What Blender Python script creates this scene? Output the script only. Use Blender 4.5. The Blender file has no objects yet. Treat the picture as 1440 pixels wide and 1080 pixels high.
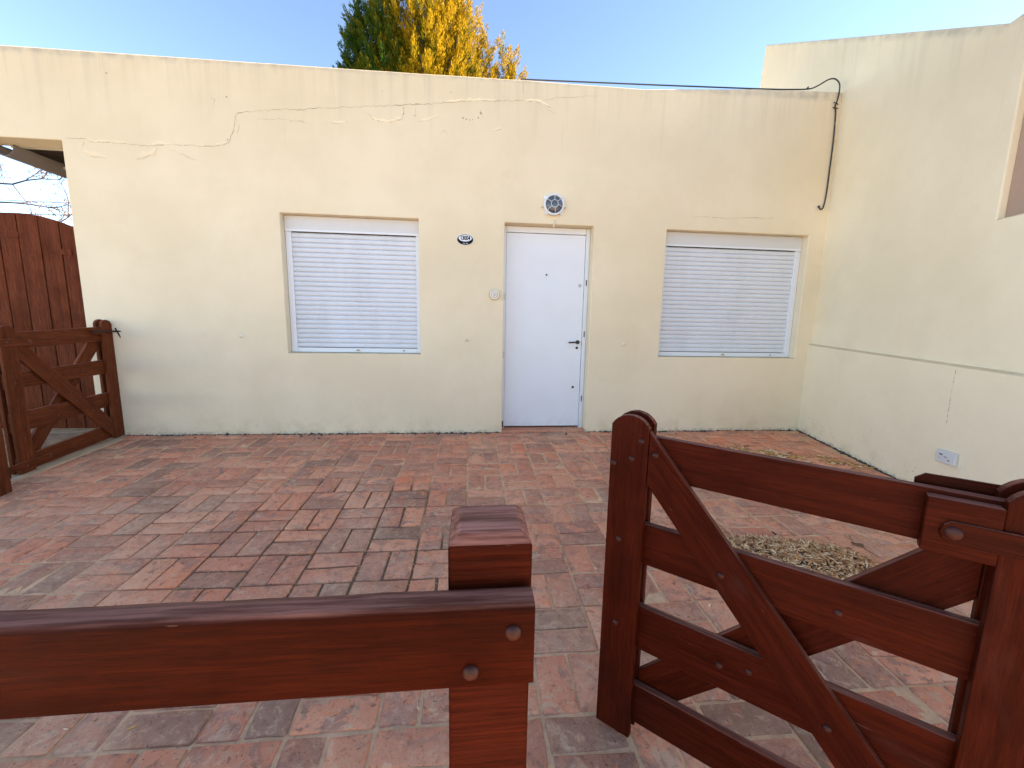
import bpy, bmesh, math, random
from mathutils import Vector, Matrix, noise
import numpy as np
R = math.radians
random.seed(7)
rng = np.random.default_rng(7)
scene = bpy.context.scene
COL = scene.collection

# ------------------------------------------------------------------ camera, sky, sun, exposure
CAM = Vector((0.0, -4.105, 1.114))
CP, CY, CR = 0.144901, 0.100177, 0.0183355
fw = Vector((math.sin(CY)*math.cos(CP), math.cos(CY)*math.cos(CP), -math.sin(CP)))
rt0 = Vector((math.cos(CY), -math.sin(CY), 0)); up0 = rt0.cross(fw)
rt = rt0*math.cos(CR) + up0*math.sin(CR); up = rt.cross(fw)
cam_d = bpy.data.cameras.new('camera'); cam = bpy.data.objects.new('camera', cam_d); COL.objects.link(cam)
m = Matrix.Identity(4)
for i in range(3):
    m[i][0] = rt[i]; m[i][1] = up[i]; m[i][2] = -fw[i]; m[i][3] = CAM[i]
cam.matrix_world = m
cam_d.sensor_width = 36; cam_d.lens = 36*568.67/1440
cam_d.clip_start = 0.02; cam_d.clip_end = 2000
scene.camera = cam

SUN_EL, SUN_AZ = R(19.5), R(88)          # azimuth clockwise from +Y
sdir = Vector((math.sin(SUN_AZ)*math.cos(SUN_EL), math.cos(SUN_AZ)*math.cos(SUN_EL), math.sin(SUN_EL)))
world = bpy.data.worlds.new('World'); scene.world = world; world.use_nodes = True
wn = world.node_tree
bg = wn.nodes['Background']; sky = wn.nodes.new('ShaderNodeTexSky'); sky.sky_type = 'NISHITA'
sky.sun_disc = False; sky.sun_elevation = SUN_EL; sky.sun_rotation = SUN_AZ
sky.air_density = 0.66; sky.dust_density = 0.05; sky.ozone_density = 0.2; sky.altitude = 50
wn.links.new(sky.outputs[0], bg.inputs[0]); bg.inputs[1].default_value = 0.06
sd = bpy.data.lights.new('sun', 'SUN'); sun = bpy.data.objects.new('sun', sd); COL.objects.link(sun)
sd.energy = 5.0; sd.angle = R(0.5); sd.color = (1.0, 0.86, 0.68)
sun.rotation_euler = (-sdir).to_track_quat('-Z', 'Y').to_euler(); sun.location = sdir*60
vs = scene.view_settings
vs.view_transform = 'Standard'; vs.look = 'None'; vs.gamma = 1; vs.exposure = 3.08; vs.use_curve_mapping = False

# ------------------------------------------------------------------ helpers
def link(o, parent=None):
    COL.objects.link(o)
    if parent is not None: o.parent = parent
    return o
def tag(o, label=None, cat=None, group=None, kind=None):
    if label: o['label'] = label
    if cat: o['category'] = cat
    if group: o['group'] = group
    if kind: o['kind'] = kind
    return o
def empty(name, loc=(0,0,0), rz=0):
    o = bpy.data.objects.new(name, None); o.location = loc; o.rotation_euler = (0,0,rz)
    o.empty_display_size = .1; COL.objects.link(o); return o
def mesh_obj(name, verts, faces, mat, parent=None, smooth=False):
    me = bpy.data.meshes.new(name); me.from_pydata([tuple(v) for v in verts], [], faces); me.update()
    if mat: me.materials.append(mat)
    if smooth: me.polygons.foreach_set('use_smooth', [True]*len(me.polygons))
    return link(bpy.data.objects.new(name, me), parent)
def bm_obj(name, bm, mat, parent=None, smooth=False):
    bmesh.ops.recalc_face_normals(bm, faces=bm.faces[:])
    me = bpy.data.meshes.new(name); bm.to_mesh(me); bm.free()
    if mat: me.materials.append(mat)
    if smooth: me.polygons.foreach_set('use_smooth', [True]*len(me.polygons))
    return link(bpy.data.objects.new(name, me), parent)
def bevel_bm(bm, off, seg=2, ang=40):
    es = [e for e in bm.edges if len(e.link_faces) == 2 and e.calc_face_angle(0) > R(ang)]
    if es and off > 0: bmesh.ops.bevel(bm, geom=es, offset=off, segments=seg, profile=.5, affect='EDGES', clamp_overlap=True)
def box_bm(bm, x0, x1, y0, y1, z0, z1):
    r = bmesh.ops.create_cube(bm, size=1)
    for v in r['verts']:
        v.co = Vector(((x0+x1)/2 + v.co.x*(x1-x0), (y0+y1)/2 + v.co.y*(y1-y0), (z0+z1)/2 + v.co.z*(z1-z0)))
    return r['verts']
def box(name, x0, x1, y0, y1, z0, z1, mat, parent=None, bev=.002, seg=2):
    """box whose object origin is its own centre"""
    c = Vector(((x0+x1)/2, (y0+y1)/2, (z0+z1)/2))
    bm = bmesh.new(); box_bm(bm, x0-c.x, x1-c.x, y0-c.y, y1-c.y, z0-c.z, z1-c.z); bevel_bm(bm, bev, seg)
    o = bm_obj(name, bm, mat, parent); o.location = c; return o
def prism(name, pts, y0, y1, mat, parent=None, bev=.002, seg=2, center=True):
    """outline in x,z extruded along y"""
    cx = sum(p[0] for p in pts)/len(pts) if center else 0; cz = sum(p[1] for p in pts)/len(pts) if center else 0
    bm = bmesh.new(); n = len(pts); cy = (y0+y1)/2 if center else 0
    a = [bm.verts.new((p[0]-cx, y0-cy, p[1]-cz)) for p in pts]; b = [bm.verts.new((p[0]-cx, y1-cy, p[1]-cz)) for p in pts]
    bm.faces.new(a); bm.faces.new(b[::-1])
    for i in range(n): bm.faces.new((a[i], b[i], b[(i+1) % n], a[(i+1) % n]))
    bmesh.ops.recalc_face_normals(bm, faces=bm.faces[:])
    bevel_bm(bm, bev, seg)
    o = bm_obj(name, bm, mat, parent); o.location = (cx, cy, cz); return o
def dome(name, loc, r, depth, axis, mat, parent=None, rings=4, n=14):
    """rounded bolt head / knob; axis = outward direction"""
    bm = bmesh.new(); prev = None
    top = bm.verts.new((0, 0, depth))
    ring_list = []
    for k in range(1, rings+1):
        t = k/rings*math.pi/2
        ring_list.append([bm.verts.new((r*math.sin(t)*math.cos(2*math.pi*i/n), r*math.sin(t)*math.sin(2*math.pi*i/n), depth*math.cos(t))) for i in range(n)])
    ring_list.append([bm.verts.new((v.co.x, v.co.y, -.002)) for v in ring_list[-1]])
    for i in range(n): bm.faces.new((top, ring_list[0][i], ring_list[0][(i+1) % n]))
    for a, b in zip(ring_list, ring_list[1:]):
        for i in range(n): bm.faces.new((a[i], b[i], b[(i+1) % n], a[(i+1) % n]))
    o = bm_obj(name, bm, mat, parent, smooth=True); o.location = loc
    o.rotation_euler = Vector(axis).to_track_quat('Z', 'Y').to_euler(); return o
def tube_geo(pts, r, n=8):
    vs_, fs = [], []
    pts = [Vector(p) for p in pts]
    for i, p in enumerate(pts):
        d = (pts[min(i+1, len(pts)-1)] - pts[max(i-1, 0)]).normalized()
        a = d.cross(Vector((0, 0, 1)))
        if a.length < .05: a = d.cross(Vector((0, 1, 0)))
        a.normalize(); b = d.cross(a).normalized()
        rr = r[i] if isinstance(r, (list, tuple)) else r
        vs_ += [p + (a*math.cos(2*math.pi*k/n) + b*math.sin(2*math.pi*k/n))*rr for k in range(n)]
    for i in range(len(pts)-1):
        for k in range(n):
            fs.append((i*n+k, i*n+(k+1) % n, (i+1)*n+(k+1) % n, (i+1)*n+k))
    fs.append(tuple(range(n))[::-1]); fs.append(tuple((len(pts)-1)*n+k for k in range(n)))
    return vs_, fs
def tube(name, pts, r, mat, parent=None, n=8):
    v, f = tube_geo(pts, r, n); return mesh_obj(name, v, f, mat, parent, smooth=True)
def smooth_path(pts, sub=6):
    pts = [Vector(p) for p in pts]; out = []
    for i in range(len(pts)-1):
        p0 = pts[max(i-1, 0)]; p1 = pts[i]; p2 = pts[i+1]; p3 = pts[min(i+2, len(pts)-1)]
        for k in range(sub):
            t = k/sub
            out.append(.5*((2*p1) + (p2-p0)*t + (2*p0-5*p1+4*p2-p3)*t*t + (3*p1-p0-3*p2+p3)*t**3))
    out.append(pts[-1]); return out
def disc_bm(bm, cx, cz, rx, rz, y0, y1, n=40, bev=0):
    a = [bm.verts.new((cx+rx*math.cos(2*math.pi*i/n), y0, cz+rz*math.sin(2*math.pi*i/n))) for i in range(n)]
    b = [bm.verts.new((v.co.x, y1, v.co.z)) for v in a]
    bm.faces.new(a); bm.faces.new(b[::-1])
    for i in range(n): bm.faces.new((a[i], b[i], b[(i+1) % n], a[(i+1) % n]))

# ------------------------------------------------------------------ node helper
class NT:
    def __init__(s, name):
        s.mat = bpy.data.materials.new(name); s.mat.use_nodes = True; s.t = s.mat.node_tree
        s.p = s.t.nodes['Principled BSDF']
    def n(s, typ, **kw):
        nd = s.t.nodes.new(typ)
        for k, v in kw.items(): setattr(nd, k, v)
        return nd
    def l(s, a, b): s.t.links.new(a, b)
    def val(s, x, sock):
        if isinstance(x, (int, float, tuple)): sock.default_value = x
        else: s.l(x, sock)
    def math(s, op, a, b=0.0, c=None, clamp=False):
        nd = s.n('ShaderNodeMath', operation=op); nd.use_clamp = clamp
        s.val(a, nd.inputs[0]); s.val(b, nd.inputs[1])
        if c is not None: s.val(c, nd.inputs[2])
        return nd.outputs[0]
    def rng(s, x, a, b, c=0.0, d=1.0, smooth=True):
        nd = s.n('ShaderNodeMapRange'); nd.interpolation_type = 'SMOOTHSTEP' if smooth else 'LINEAR'
        s.val(x, nd.inputs[0])
        for i, v in enumerate((a, b, c, d)): nd.inputs[i+1].default_value = v
        return nd.outputs[0]
    def noise(s, vec, scale, detail=4, rough=.55, dist=0.0):
        nd = s.n('ShaderNodeTexNoise'); nd.inputs['Scale'].default_value = scale; nd.inputs['Detail'].default_value = detail
        nd.inputs['Roughness'].default_value = rough; nd.inputs['Distortion'].default_value = dist
        s.l(vec, nd.inputs['Vector']); return nd.outputs[0]
    def pos(s, scale=(1,1,1)):
        g = s.n('ShaderNodeNewGeometry').outputs['Position']; return s.scl(g, scale)
    def obj(s, scale=(1,1,1)):
        g = s.n('ShaderNodeTexCoord').outputs['Object']; return s.scl(g, scale)
    def scl(s, v, scale):
        if scale == (1,1,1): return v
        mp = s.n('ShaderNodeMapping'); mp.inputs['Scale'].default_value = scale; s.l(v, mp.inputs['Vector']); return mp.outputs[0]
    def off(s, v, o):
        nd = s.n('ShaderNodeVectorMath', operation='ADD'); s.l(v, nd.inputs[0]); s.val(o, nd.inputs[1]); return nd.outputs[0]
    def mix(s, f, a, b, blend='MIX'):
        nd = s.n('ShaderNodeMix', data_type='RGBA', blend_type=blend)
        s.val(f, nd.inputs[0]); s.val(a if not isinstance(a, tuple) else (*a, 1)[:4], nd.inputs[6]); s.val(b if not isinstance(b, tuple) else (*b, 1)[:4], nd.inputs[7])
        return nd.outputs[2]
    def ramp(s, f, stops, interp='LINEAR'):
        nd = s.n('ShaderNodeValToRGB'); cr = nd.color_ramp; cr.interpolation = interp
        while len(cr.elements) < len(stops): cr.elements.new(.5)
        for e, (p_, c) in zip(cr.elements, stops): e.position = p_; e.color = (*c, 1)
        s.l(f, nd.inputs[0]); return nd.outputs[0]
    def sep(s, v):
        nd = s.n('ShaderNodeSeparateXYZ'); s.l(v, nd.inputs[0]); return nd.outputs
    def bump(s, h, strength, dist, prev=None):
        nd = s.n('ShaderNodeBump'); nd.inputs['Strength'].default_value = strength; nd.inputs['Distance'].default_value = dist
        s.l(h, nd.inputs['Height'])
        if prev is not None: s.l(prev, nd.inputs['Normal'])
        return nd.outputs[0]
    def done(s, col=None, rough=None, nrm=None, **kw):
        if col is not None: s.val((*col, 1)[:4] if isinstance(col, tuple) else col, s.p.inputs['Base Color'])
        if rough is not None: s.val(rough, s.p.inputs['Roughness'])
        if nrm is not None: s.l(nrm, s.p.inputs['Normal'])
        for k, v in kw.items(): s.val(v, s.p.inputs[k.replace('_', ' ')])
        return s.mat

# ------------------------------------------------------------------ materials
def plaster(name, base, topfun=None, basefun=None, streak=.5):
    t = NT(name); P = t.pos(); x, y, z = t.sep(P)
    big = t.noise(P, .8, 5, .6); mid = t.noise(P, 5, 5, .6, .3)
    dk = tuple(c*f for c, f in zip(base, (.95, .94, .915))); lt = tuple(min(1, c*f) for c, f in zip(base, (1.05, 1.05, 1.06)))
    col = t.mix(t.rng(big, .35, .65), dk, lt)
    col = t.mix(t.rng(mid, .55, .8, 0, .22), col, tuple(c*f for c, f in zip(base, (.84, .80, .74))))
    # faint broad trowel / repaint patches
    patch = t.noise(t.pos((1.3, 1.3, .7)), 1.7, 3, .5, 1.2)
    col = t.mix(t.rng(patch, .58, .62, 0, .12), col, tuple(c*f for c, f in zip(base, (.93, .93, .96))))
    if topfun:
        d = topfun(t, x, y, z)                                 # metres below the coping
        st = t.noise(t.pos((14, 14, .55)), 1.0, 4, .6); st2 = t.noise(t.pos((45, 45, 1.6)), 1.0, 3, .6)
        ln = t.noise(t.pos((3.1, 3.1, 0)), 1.0, 3, .6)
        reach = t.math('MULTIPLY', t.rng(ln, .3, .75), .8)
        near = t.math('SUBTRACT', 1.0, t.math('DIVIDE', d, t.math('ADD', reach, .06)), clamp=True)
        f = t.math('MULTIPLY', t.math('MULTIPLY', near, t.rng(st, .42, .72)), streak)
        col = t.mix(t.math('MULTIPLY', f, .42), col, (.36, .32, .26))
        f2 = t.math('MULTIPLY', t.math('MULTIPLY', t.rng(d, .0, 1.1, 1, 0), t.rng(st2, .62, .74)), streak*.30)
        col = t.mix(f2, col, (.24, .22, .19))
        top_shade = t.math('MULTIPLY', t.rng(d, .0, 1.3, 1, 0), t.rng(t.noise(P, .9, 4, .6), .2, .7, .55, 1))  # shade painted below the coping to offset strong bounce light
        col = t.mix(t.math('MULTIPLY', top_shade, .52), col, tuple(c*f_ for c, f_ in zip(base, (.66, .62, .58))))
        rim = t.math('MULTIPLY', t.rng(d, .0, .06, 1, 0), t.rng(t.noise(P, 9, 4), .3, .7))
        col = t.mix(t.math('MULTIPLY', rim, .55), col, (.30, .27, .22))
    if basefun:
        b = basefun(t, x, y, z)                                # metres above the paving
        nb = t.noise(P, 6, 5, .65); nb2 = t.noise(P, 22, 4, .6)
        f = t.math('MULTIPLY', t.rng(b, .0, .26, 1, 0), t.rng(nb, .42, .72))
        col = t.mix(t.math('MULTIPLY', f, .4), col, (.56, .40, .21))
        f = t.math('MULTIPLY', t.rng(b, .0, .045, 1, 0), t.rng(nb2, .42, .66))
        col = t.mix(t.math('MULTIPLY', f, .6), col, (.22, .18, .12))
        sp = t.math('MULTIPLY', t.rng(t.noise(P, 60, 2), .68, .74), t.rng(b, .0, .6, .7, 0))
        col = t.mix(sp, col, (.2, .16, .11))
    nzv = t.sep(t.n('ShaderNodeNewGeometry').outputs['True Normal'])[2]
    col = t.mix(t.math('MULTIPLY', t.rng(nzv, .15, .5), t.rng(t.noise(P, 7, 5), .2, .6, .4, .8)), col, (.60, .45, .27))
    b1 = t.bump(t.noise(P, 2.2, 4, .5), .5, .02)
    b2 = t.bump(t.noise(P, 28, 5, .6), .35, .004, b1)
    b3 = t.bump(t.noise(P, 240, 3, .6), .5, .0012, b2)
    return t.done(col, .82, b3)
def gz(t, y): return t.math('MULTIPLY', t.math('MINIMUM', y, 0.0), .053)
WALLC = (.82, .692, .476)
M = {}
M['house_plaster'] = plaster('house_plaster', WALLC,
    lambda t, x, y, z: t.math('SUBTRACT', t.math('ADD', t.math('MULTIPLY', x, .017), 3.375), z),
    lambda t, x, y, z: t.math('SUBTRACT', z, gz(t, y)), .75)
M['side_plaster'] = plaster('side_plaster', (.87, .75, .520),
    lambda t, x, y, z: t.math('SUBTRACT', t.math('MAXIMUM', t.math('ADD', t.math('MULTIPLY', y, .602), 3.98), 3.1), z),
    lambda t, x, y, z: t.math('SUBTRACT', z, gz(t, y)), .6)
M['brown_plaster'] = plaster('brown_plaster', (.42, .285, .20))
M['crack'] = NT('crack').done((.37, .30, .21), .95)
M['flake'] = plaster('flake', WALLC)

def wood(name, dark, light, axis='x', rough=.42, saw=False, worn_sheen=.45, bloom=.28):
    t = NT(name)
    ob = t.n('ShaderNodeObjectInfo')
    rv = t.n('ShaderNodeCombineXYZ'); t.l(t.math('MULTIPLY', ob.outputs['Random'], 37.0), rv.inputs[0]); t.l(t.math('MULTIPLY', ob.outputs['Random'], 11.0), rv.inputs[1])
    sc = {'x': (1.2, 22, 22), 'z': (22, 22, 1.2)}[axis]
    v = t.off(t.obj(sc), rv.outputs[0])
    g1 = t.noise(v, 1.6, 6, .6, .35); g2 = t.noise(t.off(t.obj(tuple(a*4 for a in sc)), rv.outputs[0]), 1.5, 4, .65)
    g3 = t.noise(t.off(t.obj(), rv.outputs[0]), 5, 4, .6)
    g4 = t.noise(t.off(t.obj(tuple(a*12 for a in sc)), rv.outputs[0]), 1.0, 3, .7)
    col = t.mix(t.rng(g1, .3, .7), dark, light)
    col = t.mix(t.rng(g2, .28, .48, .42, 0), col, tuple(min(1, c*1.7) for c in light))
    col = t.mix(t.rng(g4, .50, .62, 0, .42), col, tuple(c*.4 for c in dark))
    col = t.mix(t.rng(g2, .5, .8, 0, .55), col, tuple(c*.45 for c in dark))
    col = t.mix(t.rng(g3, .45, .75, 0, .5), col, tuple(c*.6 for c in dark))
    # worn upper edges and faces, with pale sky sheen painted into the colour
    nz = t.sep(t.n('ShaderNodeNewGeometry').outputs['Normal'])[2]
    wf = t.math('MULTIPLY', t.rng(nz, .3, .9), t.rng(g1, .25, .65, .35, 1))
    col = t.mix(t.math('MULTIPLY', wf, worn_sheen), col, t.mix(t.rng(g2, .35, .65), (.62, .25, .17), (.28, .095, .06)))
    blo = t.noise(t.off(t.obj((1.0, 2.5, 2.5) if axis == 'x' else (2.5, 2.5, 1.0)), rv.outputs[0]), 2.6, 5, .62, .6)
    col = t.mix(t.rng(blo, .56, .78, 0, bloom), col, (.070, .042, .036))
    # pale nicks
    nick = t.noise(t.off(t.obj(tuple(a*2 for a in sc)), rv.outputs[0]), 6, 2, .5)
    col = t.mix(t.rng(nick, .77, .80, 0, .35), col, (.38, .22, .15))
    b = t.bump(g1, .5, .0022); b = t.bump(g2, .8, .0014, b); b = t.bump(g4, .6, .0006, b)
    if saw:
        w = t.n('ShaderNodeTexWave'); w.bands_direction = 'Z'; w.inputs['Scale'].default_value = 22; w.inputs['Distortion'].default_value = 1.2; w.inputs['Detail'].default_value = 2
        w.inputs['Detail Scale'].default_value = 1.5; t.l(t.obj((.35, .35, 1)), w.inputs['Vector'])
        b = t.bump(w.outputs['Fac'], .35, .0009, b)
        side = t.rng(nz, .1, .4, .55, 0)
        col = t.mix(t.math('MULTIPLY', t.rng(w.outputs['Fac'], .6, 1, 0, .5), side), col, tuple(c*1.5 for c in light))
    rg = t.rng(g3, .3, .8, rough-.08, rough+.18)
    return t.done(col, rg, b, Specular_IOR_Level=.05)
WD, WL = (.036, .0050, .0018), (.060, .0085, .0030)
M['wood'] = wood('wood', WD, WL); M['wood_up'] = wood('wood_up', WD, WL, 'z')
M['post_wood'] = wood('post_wood', (.036, .0044, .0014), (.060, .0080, .0026), 'x', .5, True, .8, .1)
M['rail_wood'] = wood('rail_wood', (.026, .0030, .0006), (.046, .0056, .0012), 'x', .5, False, .6, .08)
M['side_wood'] = wood('side_wood', (.105, .027, .010), (.165, .044, .016)); M['side_wood_up'] = wood('side_wood_up', (.105, .027, .010), (.165, .044, .016), 'z')
M['plank_wood'] = wood('plank_wood', (.095, .022, .008), (.17, .042, .015), 'z', .5)
M['bolt'] = NT('bolt').done((.040, .0070, .0035), .5, Specular_IOR_Level=.3)
M['side_bolt'] = NT('side_bolt').done((.12, .03, .014), .5, Specular_IOR_Level=.3)
M['iron'] = NT('iron').done((.035, .022, .018), .55, Metallic=.5)
M['strap'] = wood('strap', (.034, .0055, .0022), (.052, .0085, .0032))

t = NT('white_paint'); P = t.pos(); nb = t.noise(P, 3, 4)
col = t.mix(t.rng(nb, .4, .7, 0, .25), (.78, .79, .81), (.70, .70, .69))
z = t.sep(P)[2]
col = t.mix(t.math('MULTIPLY', t.rng(z, .03, .20, 1, 0), t.rng(t.noise(P, 14, 4), .4, .7, 0, .25)), col, (.42, .38, .32))
M['white_paint'] = t.done(col, .38, t.bump(t.noise(P, 4, 3), .2, .004))
t = NT('shutter_plastic'); P = t.pos()
col = t.mix(t.rng(t.noise(t.pos((2, 2, .5)), 2.5, 5), .4, .75, 0, .5), (.72, .735, .77), (.60, .61, .62))
col = t.mix(t.rng(t.noise(P, 40, 3), .6, .8, 0, .25), col, (.45, .43, .38))
M['shutter'] = t.done(col, .42)
M['box_plastic'] = NT('box_plastic').done((.66, .645, .62), .45)
M['white_metal'] = NT('white_metal').done((.78, .79, .80), .4)
M['black'] = NT('black').done((.012, .012, .014), .35)
M['black_enamel'] = NT('black_enamel').done((.006, .006, .006), .5, Specular_IOR_Level=.15)
M['white_enamel'] = NT('white_enamel').done((.82, .83, .84), .18)
M['shadow_ring'] = NT('shadow_ring').done((.36, .29, .20), .8)
M['cream_plastic'] = NT('cream_plastic').done((.78, .70, .56), .4)
M['grey_rubber'] = NT('grey_rubber').done((.035, .034, .034), .6)
M['dark_gap'] = NT('dark_gap').done((.03, .027, .022), .9)
M['pale_metal'] = NT('pale_metal').done((.62, .60, .57), .5)
t = NT('lamp_glass'); M['lamp_glass'] = t.done((.10, .11, .13), .08, Transmission_Weight=.25, Coat_Weight=.6)

# bricks
t = NT('old_brick'); P = t.pos()
oi = t.n('ShaderNodeObjectInfo').outputs['Random']; ii = t.n('ShaderNodeNewGeometry').outputs['Random Per Island']
r1 = t.math('FRACT', t.math('ADD', t.math('MULTIPLY', oi, 7.3), t.math('MULTIPLY', ii, 5.1)))
r2 = t.math('FRACT', t.math('MULTIPLY', r1, 17.7))
big = t.noise(P, .55, 3)
f = t.math('ADD', t.math('MULTIPLY', r1, .84), t.rng(big, .3, .7, -.04, .20), clamp=True)
col = t.ramp(f, [(0, (.30, .155, .098)), (.10, (.37, .180, .112)), (.22, (.50, .215, .128)), (.45, (.66, .240, .135)), (.66, (.76, .265, .140)), (.85, (.83, .35, .19)), (1, (.83, .225, .100))])
off = t.n('ShaderNodeCombineXYZ'); t.l(t.math('MULTIPLY', r1, 9.0), off.inputs[2]); Pv = t.off(P, off.outputs[0])
n0 = t.noise(Pv, 5.5, 4, .6, 1.6); n1 = t.noise(Pv, 13, 5, .65, 1.2); n2 = t.noise(Pv, 30, 5, .7, .5); n3 = t.noise(Pv, 95, 4, .7)
amt = t.rng(r2, 0, 1, .35, .9, False)
col = t.mix(t.math('MULTIPLY', t.rng(n0, .50, .58), amt), col, (0.374, 0.179, 0.126))            # burnt mauve patches
col = t.mix(t.math('MULTIPLY', t.rng(n1, .33, .42, 1, 0), amt), col, (0.840, 0.253, 0.097))       # fresh orange clay
col = t.mix(t.math('MULTIPLY', t.rng(n1, .55, .62), t.rng(r2, .3, .9, .15, .65)), col, (0.645, 0.396, 0.244))  # lime bloom
col = t.mix(t.rng(n2, .54, .66, 0, .42), col, (0.790, 0.460, 0.277))
col = t.mix(t.rng(n2, .34, .43, .75, 0), col, (0.270, 0.115, 0.071))
dust = t.noise(P, 1.6, 5, .6, .5)
col = t.mix(t.math('MULTIPLY', t.rng(dust, .40, .72, .12, .6), t.rng(n2, .35, .6, .5, 1)), col, (0.770, 0.451, 0.277))
smear = t.noise(P, 16, 5, .65, .8)                                                             # mortar smeared over the faces
yy = t.sep(P)[1]
col = t.mix(t.math('MULTIPLY', t.rng(smear, .58, .66), t.rng(yy, -2.9, -2.0, .42, .08)), col, (0.749, 0.497, 0.311))
col = t.mix(t.rng(n3, .61, .68, 0, .8), col, (0.156, 0.074, 0.042))
col = t.mix(t.rng(n3, .28, .36, .5, 0), col, (0.840, 0.570, 0.353))
b = t.bump(n1, .7, .008); b = t.bump(n2, .9, .008, b); b = t.bump(n3, .9, .003, b)
M['brick'] = t.done(col, .92, b, Specular_IOR_Level=.12)

t = NT('mortar'); P = t.pos(); x, y, z = t.sep(P)
n1 = t.noise(P, 12, 5, .6); n2 = t.noise(P, 70, 4, .6)
col = t.mix(t.rng(n1, .35, .65), (.80, .475, .265), (.62, .36, .20))
col = t.mix(t.rng(n2, .55, .7, 0, .5), col, (.34, .25, .18))
dm = t.n('ShaderNodeAttribute'); dm.attribute_name = 'open'; op = dm.outputs['Fac']
soil = t.mix(t.rng(n2, .58, .66), (.20, .125, .075), (.58, .38, .19))
col = t.mix(t.rng(op, .2, .7), col, soil)
M['mortar'] = t.done(col, 1.0, t.bump(n2, .6, .003, t.bump(n1, .5, .005)), Specular_IOR_Level=.05)
t = NT('concrete'); P = t.pos(); n1 = t.noise(P, 4, 6, .6); n2 = t.noise(P, 60, 4)
col = t.mix(t.rng(n1, .35, .65), (.52, .37, .22), (.42, .29, .17)); col = t.mix(t.rng(n2, .6, .75, 0, .4), col, (.14, .13, .12))
M['concrete'] = t.done(col, .9, t.bump(n2, .4, .003))
t = NT('side_stone'); P = t.pos(); n1 = t.noise(P, 7, 6, .6); n2 = t.noise(P, 50, 4)
col = t.mix(t.rng(n1, .4, .6), (.48, .30, .17), (.30, .18, .10)); col = t.mix(t.rng(n2, .55, .7, 0, .6), col, (.13, .09, .06))
M['side_stone'] = t.done(col, .95, t.bump(n2, .6, .006), Specular_IOR_Level=.1)
t = NT('soil'); P = t.pos(); n1 = t.noise(P, .6, 6, .6); n2 = t.noise(P, 9, 5)
col = t.mix(t.rng(n1, .35, .65), (.47, .41, .32), (.39, .34, .26)); col = t.mix(t.rng(n2, .5, .7, 0, .5), col, (.43, .37, .29))
M['soil'] = t.done(col, .95, t.bump(n2, .5, .03))
t = NT('husk'); r_ = t.n('ShaderNodeNewGeometry').outputs['Random Per Island']
col = t.ramp(r_, [(0, (.26, .10, .03)), (.4, (.60, .30, .11)), (.75, (.82, .48, .22)), (1, (.88, .64, .38))])
M['husk'] = t.done(col, .7)
t = NT('husk_dark'); M['husk_dark'] = t.done((.085, .05, .028), .95)
t = NT('leaf_litter'); r_ = t.n('ShaderNodeNewGeometry').outputs['Random Per Island']
col = t.ramp(r_, [(0, (.24, .105, .03)), (.4, (.56, .28, .07)), (.75, (.70, .41, .14)), (1, (.85, .68, .46))])
M['litter'] = t.done(col, .7)
M['dirt'] = NT('dirt').done((.075, .06, .045), .95)
M['bark'] = NT('bark').done((.030, .021, .014), .95)
M['twig'] = NT('twig').done((.05, .038, .035), .9)
M['dry_leaf'] = NT('dry_leaf').done((.16, .085, .035), .7)
t = NT('cypress'); a = t.n('ShaderNodeAttribute'); a.attribute_name = 'tint'
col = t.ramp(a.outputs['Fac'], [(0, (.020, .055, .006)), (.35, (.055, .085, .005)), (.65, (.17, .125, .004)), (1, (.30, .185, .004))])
t.done(col, .8, Specular_IOR_Level=.08)
tr = t.n('ShaderNodeBsdfTranslucent'); t.l(col, tr.inputs['Color'])
mx = t.n('ShaderNodeMixShader'); mx.inputs[0].default_value = .3
t.l(t.p.outputs[0], mx.inputs[1]); t.l(tr.outputs[0], mx.inputs[2]); t.l(mx.outputs[0], t.t.nodes['Material Output'].inputs['Surface'])
M['cypress'] = t.mat
t = NT('roof_tile'); M['eave_wood'] = wood('eave_wood', (.05, .032, .025), (.085, .055, .042), 'x', .7)
M['gutter'] = NT('gutter').done((.15, .12, .105), .6)
t = NT('roof_felt'); M['roof_felt'] = t.done((.22, .2, .19), .9, t.bump(t.noise(t.pos(), 20, 4), .4, .01))

# ------------------------------------------------------------------ ground
SL = .053
def gnd(y): return SL*max(min(y, 0), -4.9)
rows = [-400, -60, -20, -9, -4.9, -4.0, -2.0, 0, 12, 60, 400]; cols_ = [-400, -60, -15, -3.2, 4, 15, 60, 400]
vv, ff = [], []
for yy in rows:
    for xx in cols_: vv.append((xx, yy, gnd(yy) - .045))
nc = len(cols_)
for j in range(len(rows)-1):
    for i in range(nc-1): ff.append((j*nc+i, j*nc+i+1, (j+1)*nc+i+1, (j+1)*nc+i))
g = mesh_obj('ground', vv, ff, M['soil']); tag(g, kind='structure')

sw = box('bounce_pavement', -60, 60, -9.5, -5.02, -.40, -.262, M['concrete'], None, .01); tag(sw, kind='structure')  # unseen strip behind the camera, added to bounce sunlight onto the walls
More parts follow.
